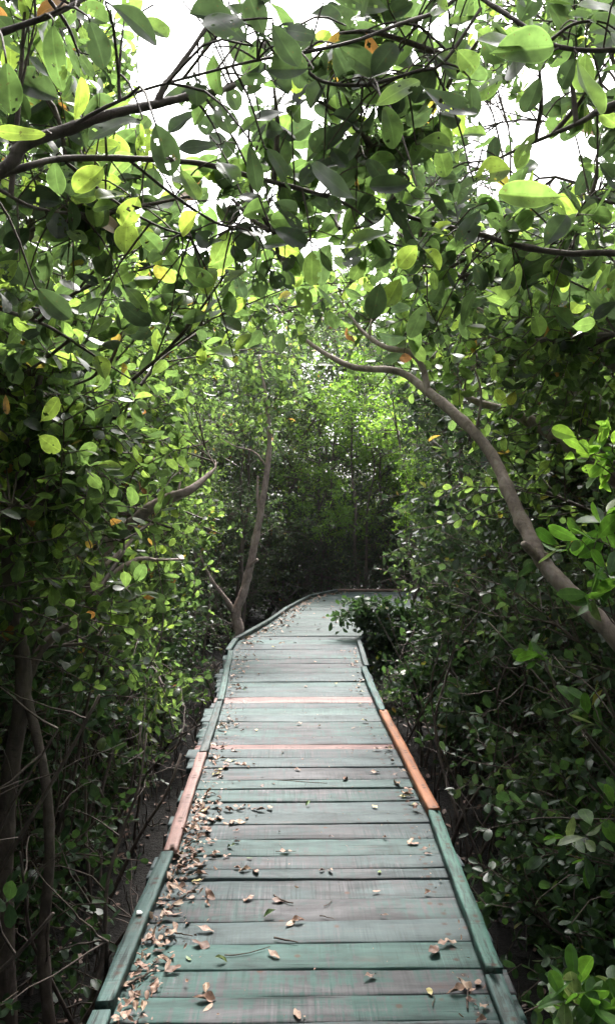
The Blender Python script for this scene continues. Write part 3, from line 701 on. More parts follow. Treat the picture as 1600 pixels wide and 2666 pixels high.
# --- near overhanging trees: long branches just above the eye, leaves placed one by one
hol = {}
def keep_near(P, free=False):
    x, y, z = P[..., 0], P[..., 1], P[..., 2]
    ok = (x ** 2 + y ** 2 + (z - H) ** 2 > 1.6 ** 2) & (z > 1.95)
    e = .03 * np.sin(x * 17 + z * 11)
    ok &= ~((z - H > (.47 + e) * y) & (x > (-.225 + e) * y) & (x < (-.07 + e) * y))
    ok &= ~((z - H > (.40 + e) * y) & (z - H < (.51 + e) * y) & (x > (.20 + e) * y) & (x < (.34 + e) * y))
    return ok
def near_tree(name_pt, label, stems, clusters, extra, boxes=()):
    root = empty('mangrove_tree', name_pt, label, 'tree')
    cr = Crown(); S_ = []; POOL = []
    for nm, pts, sd in stems:
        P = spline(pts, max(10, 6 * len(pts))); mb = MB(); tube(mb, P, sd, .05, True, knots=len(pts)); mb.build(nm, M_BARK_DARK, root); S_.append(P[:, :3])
    S_ = np.vstack(S_)
    for c, rad, n in clusters:
        c = np.asarray(c)
        b0 = S_[np.argsort(np.linalg.norm(S_ - c, axis=1))[:6]]
        b0 = b0[rng.integers(0, len(b0))]
        d = c - b0; ln = np.linalg.norm(d)
        lb = spline([[*b0, .006], [*(b0 + d * .5 + rng.normal(0, .06 * ln, 3)), .005], [*c, .003]], 8); tube(cr.tw, lb, 6, .03); POOL.append(lb[2:, :3])
        k = n; base = lb[rng.integers(2, 8, k), :3]; tip = c + rng.normal(0, 1, (k, 3)) * rad
        twig_leaves(cr, base, tip, 9, .078, 0 if np.linalg.norm(c - [0, 0, H]) < 2.7 else 1, r0=.0026, free=True, holes=.5, up=.35, keepf=keep_near, rndf=lambda M: np.where(rng.random(M) < .5, rng.uniform(0, .14, M), np.where(rng.random(M) < .03, rng.uniform(.965, 1, M), rng.uniform(.15, .95, M))))
    # single leaves: base px, tip px, width px, tone
    b, d, nn, L, W_, rn = [], [], [], [], [], []
    for (bx, by, tx, ty, wd, tone) in extra:
        ln = math.hypot(tx - bx, ty - by)
        dist = min(max(140 / ln, 1.08), 1.95)
        p, q = un(bx, by, dist), un(tx, ty, dist + rng.uniform(-.03, .03))
        b.append(p); d.append(q - p); L.append(np.linalg.norm(q - p)); W_.append(min(wd / 2000 * dist, .09))
        nn.append(np.array([rng.normal(0, .25), -1 + rng.normal(0, .2), .45 + rng.normal(0, .3)]))
        rn.append({'d': .05, 'm': .35, 'g': .6, 'b': .9, 'y': .972, 'o': .987}[tone] + rng.uniform(-.004, .004))
        s = S_[np.argmin(np.linalg.norm(S_ - p, axis=1))]
        dd = s - p; l_ = np.linalg.norm(dd)
        if l_ < .3:
            c = spline([[*s, .0026], [*(p + dd * .45 + np.array([0, 0, .12 * l_])), .002], [*(p - (q - p) * .03), .0014], [*(p + (q - p) * .1), .0012]], 8); tube(cr.tw, c, 5)
    pool = np.vstack([S_] + POOL); pool = pool[pool[:, 1] > .9]
    ppx = 742 + pool[:, 0] / pool[:, 1] * 2000; ppy = 1236 - (pool[:, 2] - H) / pool[:, 1] * 2000
    for (x0, x1, y0, y1, tones, cnt) in boxes:
        sel = np.nonzero((ppx > x0 - 30) & (ppx < x1 + 30) & (ppy > y0 - 30) & (ppy < y1 + 30))[0]
        for _ in range(cnt if len(sel) else 0):
            s = pool[sel[rng.integers(0, len(sel))]]
            p = s + rng.normal(0, 1, 3) * np.array([.055, .05, .055]); l_ = float(np.linalg.norm(p - s))
            dv = nrmz(np.array([rng.normal(0, .8), rng.normal(0, .45), rng.normal(-.45, .6)])) + .5 * (p - s) / max(l_, .01); dv = nrmz(dv)
            Lf = rng.uniform(.052, .080); q = p + dv * Lf
            mx_, my_ = 742 + (p[0] + q[0]) / (p[1] + q[1]) * 2000, 1236 - ((p[2] + q[2]) / 2 - H) / ((p[1] + q[1]) / 2) * 2000
            if 300 < mx_ < 500 and 10 < my_ < 200: continue
            b.append(p); d.append(dv); L.append(Lf); W_.append(Lf * rng.uniform(.52, .70))
            nn.append(np.array([rng.normal(0, .5), -1, .35 + rng.normal(0, .6)]))
            rn.append({'d': .04, 'm': .33, 'g': .6, 'b': .9}[random.choice(tones)] + rng.uniform(-.04, .06))
            c = spline([[*s, .002], [*(s + (p - s) * .5 + np.array([0, 0, .15 * l_])), .0017], [*(p - dv * .004), .0013], [*(p + dv * .006), .0011]], 7); tube(cr.tw, c, 5)
    if b: leaves(cr.lf, np.array(b), np.array(d), np.array(nn), np.array(L), np.array(W_), np.array(rn), 0, curl=rng.normal(.08, .2, len(b)), fold=rng.uniform(0, .55, len(b)), holes=.6, wavy=.03)
    cr.tw.build('twig_spray', M_TWIG, root); cr.lf.build('crown', M_LEAF, root)
    return root

a_st = [('trunk', [[-1.3, .75, -.8, .06], [-1.28, .78, .3, .055], [-1.22, .85, 1.2, .048], [-1.1, .95, 1.75, .038]], 10),
  ('limb', [[-1.15, .9, 1.6, .03], [-.75, 1.1, 1.85, .022]] + path([(-40, 430, 1.22, .0135), (60, 350, 1.25, .013), (165, 312, 1.28, .012), (270, 275, 1.3, .011), (375, 252, 1.35, .010), (470, 230, 1.4, .008), (545, 215, 1.45, .007), (595, 180, 1.5, .0055), (640, 100, 1.55, .004)]), 10),
  ('limb', path([(375, 255, 1.35, .007), (400, 205, 1.36, .006), (430, 165, 1.38, .005), (505, 55, 1.42, .004), (540, -30, 1.45, .003)]), 7),
  ('limb', path([(165, 312, 1.28, .005), (225, 275, 1.27, .0042), (290, 243, 1.27, .0038), (365, 212, 1.28, .003), (600, 150, 1.35, .0034), (742, 125, 1.4, .004), (860, 98, 1.45, .0042), (960, 60, 1.5, .005), (1060, 25, 1.55, .005), (1140, -40, 1.6, .005)]), 7),
  ('limb', path([(290, 243, 1.27, .0035), (287, 190, 1.27, .003), (293, 110, 1.27, .0022), (300, 50, 1.28, .0014)]), 6),
  ('limb', [[-1.15, .92, 1.65, .022], [-.8, 1.2, 1.8, .016]] + path([(-60, 455, 1.42, .0085), (75, 400, 1.45, .0082), (160, 383, 1.5, .0078), (310, 383, 1.55, .0074), (420, 388, 1.6, .007), (510, 400, 1.65, .0075), (620, 430, 1.7, .0072), (730, 458, 1.75, .0065), (830, 490, 1.85, .005), (900, 540, 1.95, .003)]), 9),
  ('limb', path([(310, 385, 1.55, .0042), (410, 465, 1.65, .004), (490, 520, 1.75, .0036), (545, 546, 1.8, .0033), (610, 546, 1.9, .003), (700, 575, 2.0, .002)]), 6),
  ('limb', path([(160, 393, 1.5, .004), (280, 488, 1.6, .0036), (380, 545, 1.7, .003), (460, 572, 1.8, .002)]), 6),
  ('limb', path([(-40, 95, 1.2, .006), (0, 80, 1.2, .0055), (120, 38, 1.22, .005), (190, 5, 1.25, .004), (240, -30, 1.28, .004)]), 7),
  ('limb', path([(120, 0, 1.25, .0035), (165, 65, 1.25, .003), (192, 135, 1.27, .0018)]), 6),
  ('limb', path([(-60, 420, 1.6, .006), (20, 470, 1.7, .005), (80, 500, 1.8, .0045), (170, 515, 1.9, .004), (250, 515, 2.0, .002)]), 6),
  ('limb', path([(-80, 700, 2.2, .008), (0, 745, 2.3, .007), (120, 790, 2.5, .006), (260, 880, 2.7, .004), (340, 930, 2.8, .002)]), 6)]
for _n, P_, _s in a_st[1:]:
    for q in P_: q[3] *= .72 if len(P_) > 9 else .85
lv = [(128, 50, 118, 170, 56, 'm'), (14, 138, 32, 280, 62, 'm'), (212, 42, 264, 154, 60, 'd'), (258, 8, 392, 70, 62, 'd'), (330, 40, 400, 100, 60, 'g'), (122, 324, 8, 332, 42, 'b'), (250, 272, 336, 312, 42, 'd'),
      (372, 288, 416, 424, 72, 'd'), (278, 318, 286, 382, 66, 'b'), (205, 320, 216, 376, 34, 'b'), (532, 345, 434, 364, 46, 'd'), (520, 270, 500, 330, 56, 'd'), (602, 108, 505, 10, 82, 'd'), (640, 90, 600, -10, 60, 'd'),
      (652, 48, 712, 168, 62, 'd'), (640, 165, 692, 232, 70, 'd'), (545, 208, 580, 262, 50, 'd'), (80, 428, 86, 492, 72, 'b'), (372, 398, 366, 474, 56, 'd'), (434, 402, 470, 488, 50, 'g'), (142, 508, 130, 582, 56, 'd'),
      (306, 622, 296, 548, 60, 'b'), (338, 540, 366, 598, 46, 'b'), (408, 516, 342, 544, 40, 'm'), (256, 492, 316, 444, 30, 'd'), (602, 340, 622, 458, 42, 'd'), (638, 352, 712, 424, 46, 'd'), (862, 484, 738, 406, 76, 'd'),
      (500, 718, 492, 642, 54, 'b'), (534, 690, 592, 644, 44, 'b'), (564, 856, 606, 804, 36, 'b'), (752, 600, 752, 682, 46, 'g'), (146, 228, 150, 286, 26, 'o'), (14, 950, 18, 1004, 16, 'o'), (86, 690, 164, 770, 56, 'd'),
      (48, 450, 30, 500, 44, 'm'), (240, 600, 210, 560, 40, 'm'), (500, 320, 545, 352, 60, 'd'), (600, 200, 640, 150, 46, 'd'), (620, 130, 600, 190, 46, 'd'), (210, 820, 262, 760, 36, 'g'), (255, 920, 240, 866, 44, 'b'),
      (96, 1020, 152, 972, 40, 'b'), (92, 1050, 138, 1090, 44, 'b'), (405, 790, 350, 745, 34, 'g'), (180, 660, 235, 690, 40, 'd'), (60, 690, 10, 640, 50, 'd'), (300, 690, 350, 730, 40, 'g'), (470, 560, 520, 590, 50, 'd'), (500, 600, 482, 650, 40, 'd'),
      (560, 560, 620, 592, 56, 'd'), (655, 550, 745, 586, 56, 'd'), (560, 590, 586, 626, 40, 'd'), (165, 640, 205, 636, 20, 'y'), (770, 600, 800, 660, 24, 'm')]
cls = [(un(px, py, d), np.array([.16, .16, .13]) * k, n) for px, py, d, k, n in ((60, 560, 2.0, 1.2, 7), (220, 600, 2.2, 1.2, 8), (380, 640, 2.4, 1.3, 8), (110, 720, 2.4, 1.2, 7), (300, 760, 2.7, 1.2, 7), (560, 480, 2.0, 1, 6), (480, 470, 2.1, 1, 6),
       (650, 480, 2.1, 1, 6), (60, 180, 1.9, 1, 6), (180, 200, 2.1, 1.2, 7), (60, 30, 1.7, 1, 5), (660, 200, 1.75, .9, 3), (600, 300, 1.9, 1, 3), (180, 470, 1.9, 1, 6), (330, 480, 2.0, 1, 6), (60, 900, 2.6, 1.2, 6), (180, 930, 2.8, 1.2, 6), (480, 800, 3, 1.2, 6), (690, 620, 2.5, 1, 5), (560, 640, 2.6, 1, 5))]
near_tree((-1.3, .75, float(mudz(-1.3, .75))), 'nearest mangrove, dark branches with holed leaves reaching in from the pink board side overhead', a_st, cls, lv, ((500, 730, -40, 300, 'ddm', 34), (560, 860, 330, 600, 'ddm', 28), (-20, 300, -20, 180, 'dmg', 12), (0, 420, 380, 620, 'mgb', 24)))

b_st = [('trunk', [[1.45, .9, -.8, .055], [1.42, .95, .3, .05], [1.36, 1.02, 1.2, .044], [1.2, 1.15, 1.9, .034]], 10),
  ('limb', [[1.3, 1.1, 1.6, .026], [1.0, 1.45, 1.9, .018]] + path([(1600, 640, 1.75, .0105), (1484, 612, 1.8, .0095), (1367, 612, 1.85, .0085), (1245, 592, 1.9, .008), (1172, 570, 1.95, .0078), (1092, 550, 2.0, .0072), (1000, 528, 2.05, .0065), (932, 500, 2.1, .006), (880, 545, 2.15, .0045), (820, 552, 2.2, .003)]), 9),
  ('limb', path([(880, 548, 2.15, .005), (925, 500, 2.1, .0048), (985, 440, 2.05, .004), (960, 405, 2.0, .0035), (930, 340, 1.95, .003)]), 7),
  ('limb', path([(900, 560, 2.2, .004), (950, 590, 2.2, .0036), (1010, 600, 2.25, .0032), (1070, 640, 2.3, .003), (1140, 690, 2.4, .002)]), 6),
  ('limb', [[1.2, 1.15, 1.9, .02], [.9, 1.3, 2.2, .012]] + path([(1560, 118, 1.35, .006), (1484, 121, 1.38, .0056), (1390, 120, 1.4, .0052), (1320, 103, 1.42, .005), (1260, 60, 1.45, .005), (1195, 18, 1.5, .005), (1120, -30, 1.55, .004)]), 8),
  ('limb', path([(1320, 103, 1.42, .004), (1380, 60, 1.4, .0035), (1430, 50, 1.4, .003)]), 6),
  ('limb', path([(690, 80, 1.5, .003), (760, 188, 1.5, .004), (870, 206, 1.5, .0045), (940, 192, 1.5, .0045), (1005, 172, 1.5, .004), (1070, 150, 1.5, .0035), (1160, 20, 1.52, .004)]), 7),
  ('limb', path([(1010, 62, 1.5, .0035), (1070, 115, 1.55, .003), (1090, 140, 1.6, .0022)]), 6),
  ('limb', path([(860, 380, 1.9, .0032), (930, 330, 1.9, .0034), (985, 288, 1.9, .003), (1040, 290, 1.9, .002)]), 6),
  ('limb', path([(1484, 255, 1.55, .012), (1430, 245, 1.6, .012), (1560, 240, 1.5, .014)][:1] + [(1600, 200, 1.45, .016)])[::-1] + path([(1440, 270, 1.6, .009), (1390, 300, 1.7, .006), (1250, 360, 1.8, .0045), (1150, 410, 1.9, .003)]), 8),
  ('limb', path([(1600, 480, 1.8, .007), (1484, 490, 1.85, .006), (1420, 480, 1.9, .0055), (1395, 540, 1.9, .0045), (1380, 600, 1.88, .004)]), 6)]
for _n, P_, _s in b_st[1:]:
    for q in P_: q[3] *= .8
lv = [(1136, 95, 1275, 118, 92, 'g'), (1180, 130, 1312, 112, 90, 'm'), (1098, 156, 1142, 104, 54, 'd'), (1015, 205, 1112, 312, 78, 'd'), (898, 262, 1006, 180, 58, 'g'), (922, 248, 974, 340, 66, 'm'), (1132, 190, 1142, 285, 44, 'd'),
      (1005, 345, 1094, 340, 60, 'g'), (990, 405, 1030, 340, 56, 'm'), (1142, 430, 1224, 396, 72, 'b'), (1364, 474, 1198, 478, 66, 'g'), (1392, 140, 1410, 268, 84, 'g'), (1414, 82, 1500, 36, 84, 'm'), (1424, 112, 1510, 80, 84, 'm'),
      (1160, 502, 1110, 604, 52, 'd'), (946, 560, 830, 590, 62, 'g'), (880, 378, 938, 436, 50, 'd'), (1000, 440, 900, 470, 56, 'd'), (860, 520, 906, 470, 40, 'd'), (1030, 462, 1076, 528, 46, 'd'), (918, 676, 900, 768, 54, 'd'),
      (968, 668, 930, 744, 52, 'b'), (736, 770, 732, 696, 42, 'g'), (1442, 390, 1492, 460, 66, 'd'), (882, 78, 920, 160, 38, 'o'), (1054, 780, 1088, 742, 38, 'b'), (1246, 420, 1262, 350, 46, 'g'), (1250, 425, 1306, 384, 40, 'm'),
      (1180, 330, 1120, 300, 40, 'g'), (1090, 200, 1170, 180, 60, 'g'), (1050, 240, 1030, 160, 50, 'g'), (760, 120, 700, 70, 60, 'd'), (800, 110, 850, 190, 60, 'd'), (830, 60, 760, 10, 70, 'd'), (960, 60, 905, 10, 60, 'd'), (1010, 40, 960, 110, 50, 'm'),
      (1090, 60, 1150, 5, 50, 'm'), (1250, 60, 1290, -20, 60, 'd'), (1360, 60, 1330, 10, 60, 'm'), (1350, 105, 1300, 50, 40, 'm'), (1360, 260, 1330, 320, 50, 'm'), (1310, 600, 1365, 520, 56, 'd'), (1330, 640, 1390, 660, 50, 'd'),
      (1230, 560, 1290, 520, 46, 'm'), (1120, 560, 1090, 620, 40, 'm'), (1010, 590, 960, 640, 50, 'b'), (1020, 600, 1070, 640, 50, 'b'), (870, 320, 820, 390, 46, 'd'), (800, 300, 760, 370, 60, 'd'), (760, 290, 700, 330, 50, 'd'), (780, 380, 720, 440, 56, 'd'),
      (1110, 440, 1050, 420, 36, 'd'), (1240, 650, 1215, 700, 36, 'd')]
cls = [(un(px, py, d), np.array([.16, .16, .13]) * k, n) for px, py, d, k, n in ((820, 480, 2.3, 1.1, 7), (960, 560, 2.4, 1, 6), (1060, 480, 2.3, 1, 6), (1180, 600, 2.3, 1.2, 7), (1340, 600, 2.1, 1.2, 8), (1440, 540, 2.0, 1, 6), (1260, 480, 2.2, 1, 5), (1100, 300, 1.95, 1, 3),
       (940, 330, 2.0, 1, 6), (840, 330, 2.0, .9, 3), (1300, 160, 1.7, .9, 5), (1420, 220, 1.75, 1, 6), (1180, 60, 1.75, 1, 3), (1000, 120, 1.7, .9, 3), (820, 80, 1.7, .9, 3), (760, 240, 1.8, .9, 3), (1000, 640, 2.6, 1, 5), (1420, 700, 2.3, 1.2, 7), (1440, 380, 1.9, 1, 5), (1040, 220, 1.8, .9, 3), (1350, 30, 1.7, 1, 3))]
near_tree((1.45, .9, float(mudz(1.45, .9))), 'nearest mangrove, dark branches with holed leaves reaching in from the orange board side overhead', b_st, cls, lv, ((742, 1010, -20, 330, 'ddm', 34), (1000, 1484, -40, 230, 'dmgg', 36), (800, 1110, 330, 620, 'ddmg', 28), (1110, 1484, 400, 680, 'mgdb', 26)))

# --- shrubs and sprigs close to the deck
def sprig(label, rootp, stems, clusters, leafm, leafL, n_tw, m, name='shrub', cat='shrub', up=.6, group=None, rndf=None, holes=0, aspect=.6, lod=None, stem_r=.008):
    root = empty(name, rootp, label, cat, group)
    parts = [('stem', s, 7) for s in stems]
    return grow(root, parts, clusters, leafL, n_tw, m, leafm, barkm=M_TWIG, limb_r=.006, sep_limbs=False, free=True, up=up, rndf=rndf, holes=holes, aspect=aspect, lod=lod, crown_name='foliage',
                keepf=lambda P, f: (P[..., 0] ** 2 + P[..., 1] ** 2 + (P[..., 2] - H) ** 2 > .9 ** 2) & ~((P[..., 2] < .06) & (P[..., 0] > xl(P[..., 1])) & (P[..., 0] < np.minimum(xr(P[..., 1]), 2)))  & ~((P[..., 0] < .50) & (P[..., 1] < 3)) & ~((P[..., 0] < xr(P[..., 1]) + .03) & (P[..., 1] > 3) & (P[..., 1] < 9.2)))
mz = lambda x, y: float(mudz(x, y))
sh = un(1400, 2420, 1.85)
SHZ = np.array([.02, 0, -.10])
sprig('broad-leaved shrub with pale leaf backs beside the nearest teal kerb', (1.05, 1.9, mz(1.05, 1.9)),
      [[[1.05, 1.9, -.78, .012], [.95, 1.9, -.2, .010], [.8, 1.87, .25, .007], [.62, 1.85, .42, .004]], [[1.06, 1.92, -.78, .011], [1.0, 1.85, -.1, .009], [.85, 1.75, .3, .006], [.72, 1.72, .5, .003]]],
      [(un(1290, 2310, 1.85) + SHZ, (.07, .07, .05), 1), (un(1390, 2360, 1.85) + SHZ, (.09, .09, .06), 1), (un(1460, 2400, 1.8) + SHZ, (.09, .1, .07), 1.2), (un(1330, 2440, 1.9) + SHZ, (.09, .1, .07), 1.2), (un(1430, 2480, 1.9) + SHZ, (.1, .1, .08), 1.2), (un(1500, 2330, 1.95) + SHZ, (.1, .1, .07), 1)],
      M_LEAF_PALE, .066, 6, 8, aspect=.58, up=.7)
# bush leaning over the deck at the bend
sprig('dark green small-leaved shrub leaning over the deck at the bend', (1.1, 9.9, mz(1.1, 9.9)),
      [[[1.1, 9.9, -.8, .02], [1.05, 9.9, -.1, .016], [.85, 9.85, .35, .01], [.6, 9.8, .5, .005]], [[1.15, 9.95, -.8, .02], [1.2, 9.9, 0, .014], [1.1, 9.8, .5, .008], [.95, 9.9, .85, .004]], [[1.12, 9.9, -.8, .02], [1.4, 9.9, 0, .012], [1.5, 9.8, .6, .006]]],
      [(un(px, py, 9.8), (.18, .2, .13), k) for px, py, k in ((850, 1500, 1), (880, 1485, 1), (900, 1500, 1.2), (940, 1480, 1.2), (930, 1530, 1.2), (980, 1520, 1.2), (1000, 1490, 1), (890, 1545, 1), (1040, 1510, 1), (1050, 1560, 1), (980, 1570, 1), (915, 1585, 1.2), (960, 1600, 1.2), (1010, 1585, 1), (935, 1625, 1.2), (985, 1640, 1), (860, 1470, .8))],
      M_LEAF_DARK, .075, 13, 11, lod=2)
for (px, py, d, lab) in ((930, 1660, 7.4, 'low dark shrub against the blue green kerb beyond the orange board'), (1010, 1740, 6.0, 'low dark shrub behind the orange kerb board'), (1170, 2130, 4.3, 'low shrub with glossy leaves under the teal kerb nearer than the orange board')):
    c = un(px + 60, py, d); x, y = c[0], c[1]
    sprig(lab, (x + .1, y, mz(x + .1, y)), [[[x + .1, y, -.8, .014], [x + .08, y, -.3, .011], [x, y, c[2], .006]], [[x + .12, y, -.8, .014], [x + .3, y + .1, -.2, .01], [x + .35, y + .1, c[2], .005]]],
          [(c + np.array(o), (.17, .2, .14), 1) for o in ((0, 0, 0), (.25, .1, .1), (.1, .3, -.1), (.35, -.15, -.1), (.2, 0, .25), (.45, .2, .2), (.15, -.2, .1))], M_LEAF_DARK, .07, 9, 11)
# twigs, some with sunlit green painted into their fresh leaves at the edge of the path on the orange side
def slim(label, pts, clusters, leafm=M_LEAF_SUNLIT, leafL=.075, n_tw=3, m=6):
    root = empty('sapling', (pts[0][0], pts[0][1], mz(pts[0][0], pts[0][1])), label, 'sapling')
    return grow(root, [('stem', pts, 7)], clusters, leafL, n_tw, m, leafm, barkm=M_TWIG, limb_r=.005, sep_limbs=False, free=True, crown_name='foliage', holes=.1, aspect=.48,
                keepf=lambda P, f: P[..., 0] > .52)
slim('slender sapling with sunlit green painted into its fresh leaves beside the arching trunk', [[1.35, 2.0, -.8, .012], [1.2, 2.0, .2, .010], [1.0, 2.0, 1.1, .008], [.85, 2.0, 1.45, .005], [.72, 1.95, 1.62, .003]],
      [(un(1400, 1105, 2.0), (.05, .05, .04), .7), (un(1450, 1120, 2.0), (.06, .06, .04), 1), (un(1490, 1090, 2.0), (.05, .05, .04), .7)], leafL=.055, n_tw=3, m=5)
slim('thin sapling with glossy leaves in front of the foot of the arching trunk', [[1.5, 2.4, -.8, .012], [1.3, 2.35, .3, .010], [1.05, 2.3, .95, .006], [.85, 2.3, 1.2, .003]],
      [(un(1430, 1320, 2.3), (.07, .07, .06), 1), (un(1400, 1440, 2.3), (.05, .06, .05), .8), (un(1470, 1400, 2.3), (.07, .07, .06), 1), (un(1480, 1250, 2.4), (.08, .08, .06), 1)], M_LEAF_PALE)
slim('low sapling with a few leaves in the dark below the arching trunk', [[1.45, 2.7, -.8, .012], [1.2, 2.65, .2, .009], [1.0, 2.6, .75, .005], [.93, 2.6, .95, .003]],
      [(un(1440, 1715, 2.7), (.06, .06, .05), 1), (un(1290, 1600, 3.0), (.04, .04, .03), .6), (un(1450, 1960, 2.7), (.08, .08, .07), .8), (un(1400, 2060, 2.8), (.08, .08, .07), .8)], M_LEAF_PALE)

# --- bare thin stems and saplings in the dark under the crowns
def thicket(x, y, label, group, nst=4, hh=1.9, leafy=.5, lfm=M_LEAF_DARK):
    st = MB(); tips = []
    mbs = Crown()
    for k in range(nst):
        p0 = np.array([x + random.gauss(0, .10), y + random.gauss(0, .12), mz(x, y) - .05]); p = [[*p0, random.uniform(.008, .017)]]
        d = np.array([random.gauss(0, .22), random.gauss(0, .2), 1.0]); q = p0.copy(); r = p[0][3]
        for s in range(6):
            d = d + rng.normal(0, .22, 3) * np.array([1, 1, .3]); d = d / np.linalg.norm(d)
            q = q + d * hh / 6 * random.uniform(.7, 1.2); r *= .82; p.append([*q, r]); 
        P = spline(p, 20)
        P = P[keep(P[:, :3], True)]
        if len(P) < 5: continue
        tube(st, P, 6, .04, True, 3)
        n = 7; bi = rng.integers(5, len(P), n) if len(P) > 6 else np.full(n, 3)
        base = P[bi, :3]; dirs = nrmz(rng.normal(0, 1, (n, 3)) + np.array([0, 0, .35])); ln = rng.uniform(.2, .6, n)
        tip = base + dirs * ln[:, None]
        ts = np.linspace(0, 1, 4)
        C = base[:, None] + (tip - base)[:, None] * ts[None, :, None]; C[:, 1:] += rng.normal(0, .03, (n, 3, 3))
        ok = keep(C[:, -1], True) & keep(C[:, 1], True)
        tb = np.linspace(0, 1, 8)[None, :, None]; c0, c1, c2, c3 = (C[ok][:, k_][:, None] for k_ in range(4))
        CB = (1 - tb) ** 3 * c0 + 3 * tb * (1 - tb) ** 2 * c1 + 3 * tb ** 2 * (1 - tb) * c2 + tb ** 3 * c3 + rng.normal(0, .004, (int(ok.sum()), 8, 3)) * (tb > 0)
        if ok.any(): tubes(st, CB, np.linspace(.0045, .0013, 8)[None] * np.ones((int(ok.sum()), 1)), 4)
        b2 = C[ok][:, -2]; 
        sel = rng.random(len(b2)) < leafy
        if sel.any(): twig_leaves(mbs, b2[sel], C[ok][:, -1][sel] + rng.normal(0, .05, (sel.sum(), 3)), 5, .062, 1 if y < 5 else 2, free=True)
    if not st.n: return
    root = empty('sapling', (x, y, mz(x, y)), label, 'sapling', group)
    st.build('stem', M_BARK_DARK, root); mbs.tw.build('twig_spray', M_TWIG, root); mbs.lf.build('foliage', lfm, root)
gl, go = 'bare saplings in the mud on the pink board side', 'bare saplings in the mud on the orange board side'
for i in range(26):
    y = 1.7 + (i / 26) ** 1.2 * 9; x = -float(-xl(y)) - random.uniform(.22, 1.5)
    thicket(x, y, 'thin bare-stemmed sapling in the dark mud on the pink board side', gl, leafy=.4, hh=random.uniform(1.3, 2.3))
for i in range(26):
    y = 2.3 + (i / 26) ** 1.2 * 8; x = float(min(xr(y), .8)) + random.uniform(.3, 1.6)
    thicket(x, y, 'thin bare-stemmed sapling in the dark mud on the orange board side', go, leafy=.35, hh=random.uniform(1.3, 2.3))

# --- trees deeper in the wood: a few grown once, then copied
def proto(seed, h, n, leafm, zlo, name='mangrove_tree', cat='tree', spread=.62, st=3, L=.08, tr=.05):
    global rng
    x0, y0 = 0.0, 0.0
    root = empty(name, (0, 0, 0), 'x', cat)
    parts = []
    for k in range(st):
        p = [[random.gauss(0, .12) + t * random.gauss(0, .5), random.gauss(0, .12) + t * random.gauss(0, .5), -.1 + (h * .85) * t, tr * (1 - .75 * t)] for t in np.linspace(0, 1, 6)]
        parts.append(('trunk', p, 7))
    cl = []
    for i in range(n):
        z = zlo + (h - zlo) * (i + .5) / n; f = (z - zlo) / (h - zlo)
        e = (.6 + .75 * math.sin(min(1, f + .15) * math.pi) ** .6)
        cl.append((np.array([max(-1.4, min(1.4, random.gauss(0, 1))) * spread * e, max(-1.4, min(1.4, random.gauss(0, 1))) * spread * e, z]), (.38, .38, .3), 1))
    return grow(root, parts, cl, L, 19, 12, leafm, sep_limbs=False, lod=3, free=True, keepf=lambda P, f: np.ones(P[..., 0].shape, bool))
PR = [proto(1, 5.4, 56, M_LEAF_FAR, .5), proto(2, 5.9, 58, M_LEAF, .7), proto(3, 5.1, 56, M_LEAF_FAR, .4), proto(4, 5.6, 56, M_LEAF, .6)]
SH = [proto(5, 2.1, 20, M_LEAF_FAR, .15, 'shrub', 'shrub', .42, 4, .07, .022), proto(6, 1.7, 18, M_LEAF_DARK, .12, 'shrub', 'shrub', .42, 4, .066, .02), proto(7, 2.4, 22, M_LEAF_FAR, .3, 'shrub', 'shrub', .45, 4, .07, .024)]
def copy_tree(root, loc, rot, sc, label, group):
    r = root.copy(); COL.objects.link(r); r.location = loc; r.rotation_euler = (0, 0, rot); r.scale = (sc,) * 3
    r['label'] = label; r['group'] = group
    for ch in root.children:
        c = ch.copy(); COL.objects.link(c); c.parent = r
    return r
spots = []
L1 = 'dense mangrove deeper in the wood behind the trees of the pink board side'
L2 = 'dense mangrove deeper in the wood behind the trees of the orange board side'
L3 = 'dark dense mangrove closing the view beyond the boardwalk bend'
L4 = 'unseen mangrove around the viewpoint, added to block skylight'
for y in np.arange(2.0, 17, 1.75): spots.append((-3.3 + random.uniform(-.3, .3), y, 1.0, L1, 'deeper trees on the pink board side'))
for y in np.arange(3.0, 19, 2.3): spots.append((-5.2 + random.uniform(-.4, .4), y, 1.05, L1, 'deeper trees on the pink board side'))
for y in np.arange(3.9, 13, 1.75): spots.append((3.5 + random.uniform(-.3, .3), y, 1.0, L2, 'deeper trees on the orange board side'))
for y in np.arange(3.0, 19, 2.3): spots.append((5.3 + random.uniform(-.4, .4), y, 1.05, L2, 'deeper trees on the orange board side'))
for x in (-3.2, -1.95, -.7, 3.1, 4.3): spots.append((x, 17.6 + random.uniform(-.4, .4), 1.05 + random.uniform(-.05, .1), L3, 'trees beyond the bend'))
for x in np.arange(-5, 6.5, 1.7): spots.append((x, 19.8 + random.uniform(-.5, .5), 1.3, L3, 'trees beyond the bend'))
for x in np.arange(-9, 10.5, 2.4): spots.append((x, 23.5 + random.uniform(-.5, .5), 1.5, L3, 'trees beyond the bend'))
for x, y in ((-2.7, .3), (2.9, .4), (-2.6, -1.4), (2.6, -1.5), (-2.4, -3.2), (2.5, -3.3), (-1.9, -5), (2.0, -5.2), (0.2, -6.6), (-4.3, -.6), (4.4, -.8), (-4.2, -3), (4.3, -3)): spots.append((x, y, 1.0, L4, 'unseen shading trees around the viewpoint'))  # unseen copies around the viewpoint, added to darken the wood
for y in np.arange(-6, 26, 2.6):  # outer rows added to block low skylight from the sides
    for sx in (-1, 1): spots.append((sx * (7.6 + random.uniform(-.5, .5)), y, 1.15, L1 if sx < 0 else L2, 'deeper trees on the pink board side' if sx < 0 else 'deeper trees on the orange board side'))
used = set()
